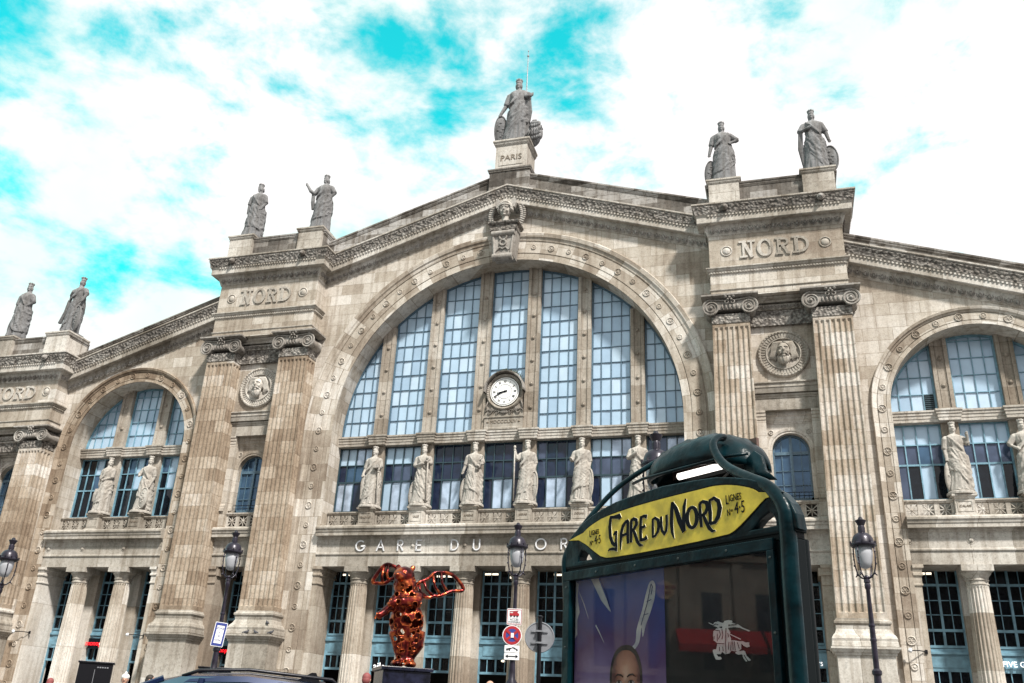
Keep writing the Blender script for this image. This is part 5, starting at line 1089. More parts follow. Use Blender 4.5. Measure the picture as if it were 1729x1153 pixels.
mb=MB()
for s_ in (-1,1):
    c=.489+s_*.047; mb.stroke([(c-s_*.032,1.886),(c-s_*.015,1.896),(c+s_*.012,1.899),(c+s_*.036,1.884)],[.006,.009,.008,.002],.0225,.024); mb.stroke([(c-.024,1.858),(c-.008,1.869),(c+.01,1.869),(c+.025,1.858)],[.002,.004,.004,.002],.0215,.0222); flat(mb,ell(c,1.86,.0085,.0085),.0212); mb.stroke([(c-.022,1.855),(c,1.85),(c+.022,1.856)],.0018,.0215,.0222)
mb.stroke([(.481,1.85),(.476,1.81),(.478,1.79)],.002,.0222,.024); mb.stroke([(.465,1.78),(.489,1.772),(.513,1.78)],.004,.0222,.024); flat(mb,ell(.489,1.7,.035,.01),.0224); ew=MB(); [flat(ew,ell(.489+q*.047,1.86,.023,.0095),.0235) for q in (-1,1)]; ew.build('eye_whites',M['eyew'],pa,local=True); mb.build('brows_and_eyes',M['hairp'],pa,local=True)
mb=MB(); flat(mb,smoothp([(.702,2.361),(.721,2.331),(.712,2.27),(.68,2.2),(.645,2.14),(.62,2.08),(.613,2.13),(.598,2.07),(.585,2.045),(.556,2.022),(.54,2.034),(.566,2.06),(.575,2.12),(.598,2.174),(.62,2.22),(.65,2.3),(.675,2.35)],4),.0285)
mb.stroke([(.2,2.415),(.268,2.412)],.004,.0283,.0295); flat(mb,[(.2,2.415),(.262,2.412),(.33,2.3),(.371,2.223),(.352,2.235),(.29,2.29)],.0285); mb.stroke([(.243,2.161),(.275,2.12),(.313,2.066)],[.008,.006,.001],.0285,.0295); mb.stroke([(.09,2.36),(.14,2.28),(.18,2.2)],[.001,.006,.001],.0285,.0295); mb.build('feather',M['quill'],pa,local=True)
mb=MB(); flat(mb,[(.064,2.415),(.085,2.40),(.08,2.33),(.1,2.24),(.078,2.2),(.082,2.12),(.064,2.1)],.0286); mb.build('painted_sky_strip',M['quill'],pa,local=True)  # pale strip painted in for the sky reflected in the case glass
mb=MB(); mb.stroke([(.69,2.345),(.70,2.33),(.69,2.29)],.004,.0268,.028); mb.stroke([(.69,2.345),(.66,2.25),(.61,2.14)],.004,.0268,.028); mb.stroke([(.28,2.41),(.33,2.33),(.36,2.25)],.004,.0268,.028); mb.stroke([(.655,2.255),(.69,2.265)],.003,.0268,.028); mb.stroke([(.63,2.19),(.665,2.195)],.003,.0268,.028); mb.build('feather_lines',M['navy'],pa,local=True)
# second poster: dim street scene and white knight emblem
K1=[(1.115,2.114),(1.123,2.123),(1.147,2.126),(1.172,2.118),(1.178,2.117),(1.189,2.126),(1.211,2.128),(1.235,2.124),(1.233,2.115),(1.217,2.116),(1.242,2.113),(1.27,2.105),(1.296,2.089),(1.34,2.073),(1.332,2.07),(1.311,2.078),(1.278,2.09),(1.241,2.095),(1.209,2.094),(1.206,2.091),(1.22,2.07),(1.213,2.064),(1.222,2.045),(1.221,2.036),(1.243,2.035),(1.277,2.029),(1.292,2.03),(1.307,2.023),(1.331,2.022),(1.328,2.015),(1.333,2.004),(1.315,2.001),(1.297,2.008),(1.282,2.02),(1.281,1.997),(1.261,1.984),(1.246,1.987),(1.221,1.99),(1.208,1.979),(1.182,1.976),(1.164,1.988),(1.154,1.977),(1.128,1.978),(1.137,1.966),(1.153,1.965),(1.159,1.956),(1.146,1.952),(1.123,1.954),(1.113,1.971),(1.105,1.995),(1.11,1.999),(1.128,2.0),(1.137,2.026),(1.128,2.033),(1.114,2.041),(1.112,2.064),(1.115,2.083),(1.135,2.094),(1.154,2.095),(1.171,2.093),(1.171,2.103),(1.145,2.1),(1.116,2.106)]
K2=[(1.243,1.982),(1.265,1.986),(1.295,1.988),(1.304,1.983),(1.309,1.965),(1.323,1.955),(1.334,1.945),(1.322,1.941),(1.308,1.954),(1.3,1.967),(1.291,1.97),(1.302,1.954),(1.313,1.941),(1.304,1.94),(1.29,1.956),(1.285,1.972),(1.263,1.971),(1.248,1.976)]
def shape2(P,y,name,m,par):
    cu=bpy.data.curves.new(name,'CURVE'); cu.dimensions='2D'; cu.fill_mode='BOTH'; cu.extrude=.0006
    for Q in P:
        sp=cu.splines.new('POLY'); sp.points.add(len(Q)-1); sp.use_cyclic_u=True
        for q,(x,z) in zip(sp.points,Q): q.co=(x,z,0,1)
    ob=bpy.data.objects.new(name,cu); COL.objects.link(ob); dg=bpy.context.evaluated_depsgraph_get(); dg.update(); me=bpy.data.meshes.new_from_object(ob.evaluated_get(dg)); bpy.data.objects.remove(ob)
    mb=MB(); mb.add([(v.co.x,y-v.co.z,v.co.y) for v in me.vertices],[tuple(p.vertices) for p in me.polygons]); return mb.build(name,m,par,local=True)
M['inkw']=simple('white_ink',(1,1,1),.5)
em=shape2([K1],.026,'knight_emblem',M['inkw'],pb)
mb=MB(); flat(mb,K2,.0255); flat(mb,[(1.084,2.123),(1.09,2.124),(1.161,2.095),(1.159,2.091)],.0252); flat(mb,[(1.217,2.066),(1.282,2.04),(1.28,2.036),(1.215,2.063)],.0252); mb.build('legs_and_lance',M['inkw'],pb,local=True)
mb=MB()
for Q in ([(1.125,2.087),(1.154,2.083),(1.159,2.064),(1.145,2.044)],[(1.14,2.07),(1.138,2.035)],[(1.196,2.093),(1.189,2.024),(1.189,1.978)],[(1.137,2.026),(1.182,2.022)],[(1.224,2.031),(1.218,1.99)],[(1.243,2.03),(1.246,1.989)],[(1.261,2.025),(1.271,1.997)],[(1.17,2.089),(1.175,2.061),(1.167,2.043)],[(1.116,2.109),(1.133,2.115),(1.149,2.11)],[(1.21,2.03),(1.205,1.995)],[(1.233,2.03),(1.233,1.992)],[(1.15,2.01),(1.15,1.99)],[(1.17,2.01),(1.172,1.99)],[(1.205,2.07),(1.21,2.05)],[(1.12,2.06),(1.118,2.045)]): mb.stroke(Q,.0032,.0235,.0245)
textmb(mb,'PRORSUM',.012,Matrix.Translation((1.238,.024,2.104))@Matrix.Rotation(R(-3),4,'Y')@Matrix.Rotation(PI/2,4,'X'),.001); mb.build('emblem_lines',M['ink'],pb,local=True)
# cover glass
m,nt_,b=mat('case_glass'); b.inputs['Base Color'].default_value=(0,0,0,1); b.inputs['Roughness'].default_value=.02; b.inputs['Alpha'].default_value=.27; b.inputs['Specular IOR Level'].default_value=1.0; M['caseglass']=m
mb=MB(); mb.box(.06,1.5,.006,.010,.955,2.42); mpart(mb,'case_glass',m)
# headboard with two openings
sym=lambda P:[(1.54-x,z) for x,z in P[::-1]]
left=[(-.02,2.50),(-.012,2.56),(.01,2.61),(.055,2.665),(.11,2.70),(.168,2.735),(.25,2.765),(.333,2.787),(.448,2.81),(.6,2.822)]
outer=left+[(.82,2.833)]+[(1.65-x,z) for x,z in left[::-1]]
holeL=[(.118,2.512),(.124,2.55),(.152,2.588),(.19,2.578),(.227,2.552),(.259,2.512)]
shape(outer,[holeL,[(1.39,2.515),(1.462,2.572),(1.523,2.6),(1.545,2.585),(1.562,2.547),(1.562,2.515)]],.0,.05,'headboard',M['green'],.008)
YP=smoothp([(.134,2.641),(.175,2.678),(.224,2.703),(.30,2.727),(.369,2.741),(.55,2.758),(.8,2.768),(1.08,2.771),(1.2,2.771),(1.308,2.756),(1.415,2.724),(1.47,2.692),(1.508,2.656)],3)[:-3]+[(1.508,2.656),(1.47,2.632),(1.436,2.608),(1.39,2.578),(1.349,2.552),(1.31,2.531),(1.277,2.521),(1.08,2.512),(.86,2.508),(.635,2.506),(.45,2.508),(.378,2.512),(.33,2.526),(.27,2.562),(.2,2.608)]
shape(YP,[],-.014,-.006,'nameplate',M['yellow'],.0)
shape([(.821+(x-.821)*1.012,2.64+(z-2.64)*1.06) for x,z in YP],[],-.0095,-.003,'nameplate_rim',M['greend'],.001)
G=[([(.499,2.712),(.492,2.727),(.45,2.728),(.413,2.733)],[.022,.018,.016,.012]),([(.42,2.73),(.412,2.68),(.418,2.62),(.435,2.585),(.452,2.572),(.462,2.585)],[.016,.02,.02,.018,.016,.01]),([(.444,2.628),(.458,2.64),(.476,2.642)],[.008,.016,.01]),([(.468,2.64),(.464,2.6),(.468,2.565),(.466,2.54),(.452,2.55),(.432,2.553),(.41,2.552),(.398,2.545)],[.01,.014,.012,.012,.014,.014,.01,.003]),
 ([(.502,2.540),(.503,2.58),(.508,2.63),(.522,2.668),(.545,2.688),(.568,2.693)],[.006,.014,.018,.018,.014,.012]),([(.563,2.692),(.56,2.63),(.562,2.566)],[.016,.018,.016]),([(.512,2.615),(.56,2.622)],[.014,.012]),
 ([(.59,2.692),(.588,2.63),(.586,2.568)],[.016,.018,.014]),([(.588,2.69),(.61,2.694),(.63,2.684),(.632,2.662),(.616,2.643),(.596,2.634)],[.012,.016,.018,.018,.014,.008]),([(.605,2.636),(.618,2.61),(.636,2.568),(.656,2.545),(.679,2.542)],[.012,.018,.018,.014,.004]),
 ([(.668,2.70),(.662,2.63),(.664,2.566)],[.014,.018,.018]),([(.665,2.694),(.69,2.697),(.714,2.69)],[.01,.014,.02]),([(.662,2.636),(.69,2.64),(.7,2.646)],[.012,.012,.016]),([(.664,2.572),(.69,2.572),(.712,2.582)],[.014,.014,.02]),
 ([(.758,2.672),(.757,2.62),(.757,2.572)],[.012,.015,.012]),([(.755,2.668),(.775,2.674),(.797,2.66),(.803,2.63),(.795,2.6),(.775,2.58),(.755,2.574)],[.008,.012,.016,.018,.015,.01,.008]),
 ([(.822,2.675),(.82,2.63),(.826,2.598),(.842,2.58),(.856,2.596),(.862,2.63),(.862,2.678)],[.012,.015,.015,.013,.014,.014,.014]),
 ([(.912,2.546),(.9,2.58),(.896,2.63),(.9,2.69),(.906,2.738)],[.005,.016,.02,.02,.014]),([(.906,2.735),(.93,2.70),(.955,2.63),(.985,2.572)],[.014,.022,.028,.024]),([(.985,2.574),(.984,2.64),(.99,2.70),(1.003,2.74)],[.016,.018,.018,.008]),
 ([(1.042+.034*cos(t),2.636+.052*sin(t)) for t in [2*PI*i/18 for i in range(19)]],[.012+.010*abs(cos(2*PI*i/18)) for i in range(19)]),
 ([(1.098,2.70),(1.1,2.63),(1.104,2.578)],[.014,.018,.014]),([(1.097,2.70),(1.12,2.705),(1.145,2.695),(1.15,2.668),(1.134,2.645),(1.108,2.636)],[.01,.014,.018,.02,.016,.008]),([(1.118,2.64),(1.134,2.605),(1.155,2.566),(1.175,2.548),(1.196,2.548)],[.012,.018,.018,.013,.004]),
 ([(1.165,2.705),(1.166,2.64),(1.164,2.586)],[.01,.02,.016]),([(1.16,2.702),(1.195,2.71),(1.222,2.69),(1.23,2.655),(1.218,2.615),(1.195,2.59),(1.162,2.585)],[.01,.014,.02,.024,.022,.016,.01])]
mb=MB(); mk=MB()
for P,W_ in G: mb.stroke(P,[x*1.15 for x in W_],-.019,-.016); mk.stroke(P,[x*1.15+.003 for x in W_],-.0165,-.013)
for x0,z0,s_ in ((1.267,2.61,1.0),(.233,2.598,.84)):
    T=lambda x,z:(x0+x*s_,z0+z*s_)
    def tx(t,x,z,q): textmb(mb,t,q*s_,Matrix.Translation((x0+x*s_,-.017,z0+z*s_))@Matrix.Rotation(PI/2,4,'X')@Matrix.Diagonal((.75,1.2,1,1)),.002,'LEFT')
    tx('L',.0,.075,.055); tx('IGNES',.02,.08,.04); tx('N',.005,.012,.04); tx('os',.03,.022,.02); tx('4·5',.055,.025,.07)
o=mpart(mk,'lettering_outline',M['cream']); mpart(mb,'lettering',M['ink'],o)
# arms, hood, tube
RIB=[]
for u_,v_,y_ in ((1.61,.34,.0),(1.61,1.4,.0),(1.61,2.30,.0),(1.61,2.56,.0),(1.583,2.636,.0),(1.518,2.71,.01),(1.42,2.768,.03),(1.33,2.82,.06),(1.25,2.88,.09),(1.20,2.95,.12),(1.192,3.0,.15),(1.225,3.022,.2),(1.262,3.012,.25)):
    f_=3.361/(3.361+y_); RIB.append((4.227-(4.227-u_)/f_,y_,1.6+(v_-1.6)/f_))
RIB=openp(RIB,4)
mb=MB(); mb.tube(RIB,[.045-.021*min(1,max(0,i_-8)/22) for i_ in range(len(RIB))],12,.8); mpart(mb,'arm',M['green'],smooth=True)
mb=MB(); mb.tube(openp([(.0,.02,.34),(.0,.02,1.4),(-.005,.01,2.3),(-.008,0,2.45),(-.008,0,2.56),(.02,.03,2.65),(.06,.08,2.75),(.11,.15,2.862),(.219,.22,2.985),(.423,.3,3.10),(.55,.35,3.152),(.66,.38,3.165)],4),.02,10,.7); mpart(mb,'arm',M['green'],smooth=True)
hc=(.77,.4,2.992); mb=MB(); rings=[]
for i in range(15):
    t=-1+2*i/14; sc=sqrt(max(.02,1-abs(t)**2.6)); rings.append([(hc[0]+.43*t,hc[1]+.2*sc*cos(a),hc[2]-.05*t*t*(t>0)+.215*sc*max(0,sin(a))**.8+.01*sin(t*17+a*5)*sc*sin(a)) for a in [PI*j/14 for j in range(15)]])
mb.loft(rings,False,False); hd=mpart(mb,'lamp_hood',M['green'],smooth=True); sd_=hd.modifiers.new('thickness','SOLIDIFY'); sd_.thickness=.018
mb=MB(); mb.tube([(.33,.24,2.99),(.45,.2,2.988),(.77,.19,2.986),(1.1,.2,2.988),(1.21,.24,2.99)],.009,8); mb.prism([(1.12,2.97),(1.2,3.02),(1.25,2.98),(1.27,2.9),(1.33,2.84),(1.2,2.86),(1.14,2.9)],.3,.315); mb.build('hood_rim',M['green'],hd,local=True,smooth=True)
M['tube']=simple('lit_fluorescent_tube',(1,1,1),.4,emit=(1,.93,.86,1.5))
mb=MB(); mb.tube([(.62,.33,2.995),(.97,.33,2.995)],.02,10); tb=mpart(mb,'fluorescent_tube',M['tube'],smooth=True)
M['copper']=simple('copper_reflector',(.10,.06,.05),.5,.3,noise=.5,scale=14)
mb=MB(); mb.box(.45,1.1,.45,.47,2.86,3.15); mpart(mb,'reflector',M['copper'])
mb=MB(); mb.tube([(.55,.03,2.76),(.55,.2,2.82),(.55,.42,2.99)],.025,8); mb.tube([(.99,.03,2.76),(.99,.2,2.82),(.99,.42,2.99)],.025,8); mb.box(.4,1.14,.38,.44,2.97,3.0); mpart(mb,'hood_bracket',M['greend'])
mb=MB()
for x in (.03,1.6):
    mb=MB(); mb.tube([(x,.09,.28),(x,.09,2.46)],.045,12); mb.lathe((x,.09,.28),[(.11,0),(.11,.1),(.08,.16),(.06,.3)],14); mpart(mb,'post',M['greend'],smooth=True,auto=True)

# ================================================================== BEAR
BP=at(-22.9,17,0); BR=empty('bear_sculpture',(BP[0],BP[1],2.53),'glossy red openwork sculpture of a standing winged bear','sculpture',None,R(22.9))
M['bear'],nt,b_=mat('red_bronze_lacquer'); tcb=N(nt,'ShaderNodeTexCoord'); nb=N(nt,'ShaderNodeTexNoise'); nb.inputs['Scale'].default_value=7; nb.inputs['Detail'].default_value=6; nt.links.new(tcb.outputs['Object'],nb.inputs['Vector'])
rb=ramp(nt,[(.38,(.035,.006,.006)),(.52,(.17,.014,.012)),(.62,(.42,.10,.03))]); nt.links.new(nb.outputs[0],rb.inputs[0]); nt.links.new(rb.outputs[0],b_.inputs['Base Color']); b_.inputs['Metallic'].default_value=.8; b_.inputs['Roughness'].default_value=.22  # random orange patches in the colour stand in for gold highlights
bb_=N(nt,'ShaderNodeBump'); bb_.inputs['Strength'].default_value=.6; bb_.inputs['Distance'].default_value=.02; nt.links.new(nb.outputs[0],bb_.inputs['Height']); nt.links.new(bb_.outputs[0],b_.inputs['Normal'])
M['beargold']=simple('orange_highlight_edge',(.5,.12,.04),.22,.9,noise=.5,scale=6)
Z=-2.53
mb=MB(); E=lambda x,y,z,a,b,c:mb.ell((x,y,z+Z),(a,b,c),18,12)
E(.0,0,3.33,.31,.24,.36); E(-.03,0,3.68,.27,.22,.27); E(-.08,-.02,3.95,.215,.2,.2); E(-.12,-.05,4.12,.2,.19,.17); E(-.2,-.2,4.08,.11,.13,.085); E(-.24,-.3,4.1,.05,.05,.04)
for s_,x in ((-1,-.24),(1,.03)): E(x,-.0,4.28,.05,.035,.055)
mb.tube([(-.12,-.02,3.15+Z),(-.08,-.04,2.95+Z),(-.04,-.02,2.72+Z),(-.05,-.05,2.6+Z)],[.19,.15,.1,.1],12); mb.tube([(.16,.04,3.15+Z),(.18,.02,2.92+Z),(.1,.03,2.72+Z),(.1,.0,2.62+Z)],[.2,.16,.1,.1],12)
E(-.1,-.1,2.6,.12,.17,.06); E(.13,-.06,2.6,.11,.17,.06)
mb.tube([(.17,-.05,3.76+Z),(.14,-.18,3.66+Z),(-.1,-.3,3.64+Z),(-.27,-.33,3.6+Z),(-.36,-.36,3.55+Z)],[.12,.105,.085,.07,.04],10)
mb.tube([(-.22,-.05,3.72+Z),(-.3,-.14,3.55+Z),(-.42,-.2,3.44+Z),(-.52,-.24,3.36+Z)],[.1,.085,.07,.065],10); 
for k in range(4): mb.tube([(-.53,-.24,3.36+Z),(-.57-.01*k,-.27+.02*k,3.3+.03*k+Z)],[.025,.012],6)
bb=mb.build('body',M['bear'],BR,local=True,smooth=True); remesh(bb,.022)
# pierce the shell
rnd=random.Random(5); bm=bmesh.new(); bm.from_mesh(bb.data); kill=set(); bm.faces.ensure_lookup_table()
bs=[f.calc_center_median() for f in bm.faces]; holes=[]
fixed=[((-.02,3.32),.085),((.16,3.28),.07),((-.08,3.12),.06),((.12,3.6),.05),((.2,3.42),.06),((.05,3.78),.045),((-.15,3.42),.05),((-.22,3.78),.045),((-.28,3.3),.05),((-.1,3.98),.03),((.05,4.05),.045),((.02,3.5),.06),((-.05,3.0),.035),((.2,3.0),.04),((.1,3.0),.03),((.14,3.12),.035),((.22,3.16),.03),((.1,2.86),.03),((-.06,2.8),.025),((.14,2.78),.022),((.25,3.3),.05),((-.18,3.62),.04)]
for (x,z),r_ in fixed: holes.append((Vector((x,-.25,z+Z)),r_,True))
for _ in range(70):
    c=rnd.choice(bs); holes.append((c,rnd.uniform(.018,.05),False))
for f,c in zip(bm.faces,bs):
    if c.z>3.95+Z and c.y<-.12: 
        if not ((abs(c.x+.28)<.025 or abs(c.x+.12)<.03) and abs(c.z-4.16-Z)<.02): continue
    for h,r_,fr_ in holes:
        d=(Vector((c.x-h.x,0,c.z-h.z)).length if fr_ and c.y<.0 else (c-h).length)
        if d<r_ and not (fr_ and c.y>=0): kill.add(f); break
bmesh.ops.delete(bm,geom=list(kill),context='FACES')
bmesh.ops.smooth_vert(bm,verts=[v for v in bm.verts if v.is_boundary],factor=.5,use_axis_x=True,use_axis_y=True,use_axis_z=True)
bmesh.ops.smooth_vert(bm,verts=[v for v in bm.verts if v.is_boundary],factor=.5,use_axis_x=True,use_axis_y=True,use_axis_z=True)
bd=[e for e in bm.edges if e.is_boundary]
# rim tubes round every opening in orange, painted as gold highlights
rim=MB(); seen=set()
for e in bd:
    a,b=e.verts[0].co,e.verts[1].co; rim.tube([a,b],.0065,4,cap=False)
bm.to_mesh(bb.data); bm.free(); bb.data.materials.append(M['bear'])
for p in bb.data.polygons: p.use_smooth=True
sdm=bb.modifiers.new('thickness','SOLIDIFY'); sdm.thickness=.025
rim.build('opening_rims',M['beargold'],bb,local=True,smooth=True)
def wing(pts,ribs,y0,y1):
    n=len(pts); mb=MB(); P=[(x,y0+(y1-y0)*abs(x-pts[0][0])/.9,z+Z) for x,z in pts]; mb.tube(smoothp(P,3)+[P[0]],.034,8,1.3)
    for a,b in ribs:
        m_=((a[0]+b[0])/2-.03,(a[1]+b[1])/2-.03); Q=[(x,y0+(y1-y0)*abs(x-pts[0][0])/.9,z+Z) for x,z in (a,m_,b)]; mb.tube(Q,[.034,.024,.034],7,1.4)
    mb.build('wing',M['bear'],BR,local=True,smooth=True)
wing([(.12,4.0),(.33,4.13),(.47,4.26),(.73,4.26),(.88,4.17),(1.0,4.03),(.97,3.97),(.79,3.95),(.57,3.84),(.46,3.83),(.36,3.79),(.18,3.83)],[((.56,4.27),(.69,3.94)),((.41,4.2),(.58,3.86)),((.25,4.08),(.44,3.83)),((.17,4.0),(.3,3.81))],.1,.35)
wing([(-.26,4.26),(-.36,4.32),(-.45,4.34),(-.53,4.29),(-.62,4.16),(-.69,4.01),(-.6,3.99),(-.45,4.0),(-.36,4.07),(-.3,4.1)],[((-.5,4.3),(-.5,4.0)),((-.42,4.33),(-.4,4.04))],.1,.3)
p=BP; gp=gz(p[1]); PL=empty('sculpture_plinth',(p[0],p[1],gp),'polished black block plinth under the red bear sculpture','plinth',None,R(22.9+12))
h=2.53-gp; mb=MB(); mb.box(-.42,.42,-.42,.42,0,h-.06); mb.box(-.46,.46,-.46,.46,h-.06,h); mb.box(-.5,.5,-.5,.5,-.1,.15)
mb.build('block',simple('polished_black_stone',(.008,.009,.02),.2,.0,noise=.6,scale=7,spec=.3),PL,local=True,bevel=.01)
# ================================================================== CAR
M['carblue']=simple('metallic_blue_car_paint',(.006,.016,.06),.18,.4,spec=.8); M['carglass']=glass('car_glass',(.06,.12,.16),.05,.4); M['tyre']=simple('tyre_rubber',(.012,.012,.012),.9); M['alloy']=simple('alloy',(.5,.5,.52),.3,.9); M['headl']=simple('lens',(.7,.7,.72),.1); M['taill']=simple('tail_lens',(.4,.01,.01),.2)
def car(loc,rz,lab,paint,L_=4.5,H_=1.68,plate=True):
    r=empty('parked_car',loc,lab,'car',None,rz); w=.9
    # profile along x (front +), stations: x, z_low, z_belt, half width
    mb=MB(); st=[(-2.25,.45,.9,.72),(-2.2,.3,1.0,.82),(-1.9,.25,1.05,.88),(-.8,.22,1.02,.9),(.6,.22,1.0,.9),(1.3,.22,.96,.89),(1.9,.25,.85,.86),(2.15,.3,.75,.8),(2.25,.42,.62,.66)]
    mb.loft([[(x*L_/4.5,y,z) for y,z in ((-hw,zl_+.1),(-hw+.06,zl_),(hw-.06,zl_),(hw,zl_+.1),(hw,zb_2-.12),(hw-.07,zb_2),(0,zb_2+.03),(-hw+.07,zb_2),(-hw,zb_2-.12))] for x,zl_,zb_2,hw in st])
    body=mb.build('body',paint,r,local=True,smooth=True,auto=True,bevel=.02)
    g=[(-2.1,1.03,.78,.0),(-1.85,1.03,.8,.62),(-1.3,1.03,.8,.85),(-.4,1.03,.8,1.0),(.3,1.03,.8,.96),(.75,1.02,.79,.72),(1.35,1.0,.76,.0)]
    mb=MB(); rings=[]
    for x,zb_2,hw,k in g:
        zt=zb_2+(H_-1.07)*k; ht=hw-.13*k; rings.append([(x,-hw,zb_2-.05),(x,-(hw+ht)/2-.02,(zb_2+zt)/2),(x,-ht,zt),(x,ht,zt),(x,(hw+ht)/2+.02,(zb_2+zt)/2),(x,hw,zb_2-.05)])
    mb.loft(rings); mb.build('windows',M['carglass'],r,local=True,smooth=True,auto=True)
    mb=MB(); zt=H_; R_=[]
    for x,ht,z in ((-1.95,.66,zt-.3),(-1.78,.68,zt-.17),(-1.3,.69,zt-.06),(-.5,.69,zt),(.2,.68,zt-.03),(.55,.66,zt-.12),(.8,.64,zt-.24)): R_.append([(x,-ht-.02,z-.09),(x,-ht+.02,z-.02),(x,-ht*.6,z+.015),(x,0,z+.025),(x,ht*.6,z+.015),(x,ht-.02,z-.02),(x,ht+.02,z-.09)])
    mb.loft(R_); 
    for s in (-1,1):
        for a in (((-2.12,.8,1.0),(-1.93,.69,H_-.35),(-1.7,.69,H_-.13)),((-.95,.81,1.0),(-.9,.72,H_-.08)),((.15,.81,1.0),(.05,.71,H_-.08)),((1.3,.77,1.0),(.85,.68,H_-.25),(.5,.67,H_-.1))): mb.tube([(x,s*y,z) for x,y,z in a],.04,6)
    rf=mb.build('roof',paint,r,local=True,smooth=True,auto=True)
    mb=MB()
    for s in (-1,1): mb.tube([(-1.7,s*.62,H_-.12),(-1.55,s*.62,H_-.0),(-.5,s*.62,H_+.06),(.1,s*.61,H_+.02),(.3,s*.6,H_-.06)],.022,6)
    mb.build('roof_rail',M['black'],rf,local=True,smooth=True)
    mb=MB(); mb.prism([(-1.45,H_-.03),(-1.15,H_-.0),(-1.32,H_+.1),(-1.38,H_+.1)],-.025,.025); mb.build('antenna',M['black'],rf,local=True)
    for x in (-1.4,1.38):
        for s in (-1,1):
            mb=MB(); mb.lathe((x,s*.83-.1,.34),[(.2,.0),(.33,.0),(.34,.04),(.34,.16),(.33,.2),(.2,.2)],26,'y'); wh=mb.build('wheel',M['tyre'],r,local=True,smooth=True,auto=True)
            mb=MB(); mb.lathe((x,s*.83-.08,.34),[(.21,0),(.21,.16),(.05,.17),(.05,0)],20,'y'); mb.build('rim',M['alloy'],wh,local=True)
    for s in (-1,1):
        mb=MB(); mb.ell((2.12,s*.62,.7),(.1,.16,.08),10,6); mb.build('headlight',M['headl'],r,local=True,smooth=True)
        mb=MB(); mb.ell((-2.18,s*.68,.92),(.07,.12,.13),10,6); mb.build('tail_light',M['taill'],r,local=True,smooth=True)
        mb=MB(); mb.ell((.95,s*.98,1.08),(.08,.12,.08),10,6); mb.tube([(.95,s*.82,1.03),(.95,s*.92,1.06)],.025,5); mb.build('wing_mirror',paint,r,local=True,smooth=True)
    return r
p=at(-33.9,13.2,0); car((p[0],p[1],2.16-1.74),R(212),'dark blue estate car with black roof rails at the bottom left of centre',M['carblue'])
M['vanblue']=simple('dull_blue_van_paint',(.03,.05,.13),.4,.2)
p=at(-10.6,18.2,0); car((p[0],p[1],gz(p[1])-.06),R(100),'slate blue people carrier just showing beside the metro sign',M['vanblue'],4.5,2.0)
# black street cabinets
for nm,az,d,w_,zt,dz,lab in (('street_cabinet',-39.9,28,.42,2.80,.0,'large black street cabinet by the left pilaster pedestal'),('street_cabinet',-33.6,25,.38,2.72,.1,'low black street cabinet behind the blue estate car')):
    p=at(az,d,0); g=gz(p[1]); r=empty(nm,(p[0],p[1],g),lab,'cabinet',None,R(-az-3)); h=zt-g
    mb=MB(); mb.box(-w_,w_,-.25,.25,0,h-.05); mb.box(-w_-.03,w_+.03,-.28,.28,h-.05,h); mb.box(-w_-.03,w_+.03,-.28,.28,-.1,.08); mb.build('housing',M['black'],r,local=True,bevel=.008)
    mb=MB(); [mb.box(-.02+k*.06,.02+k*.06,-.262,-.25,h-.16,h-.13) for k in range(1,6)]; mb.build('vent',M['alu'],r,local=True)
    mb=MB(); mb.box(-.012,.0,-.262,-.25,.1,h-.2); mb.box(.02,.06,-.27,-.25,h*.5,h*.5+.12); mb.build('door_seam',M['alu'],r,local=True)
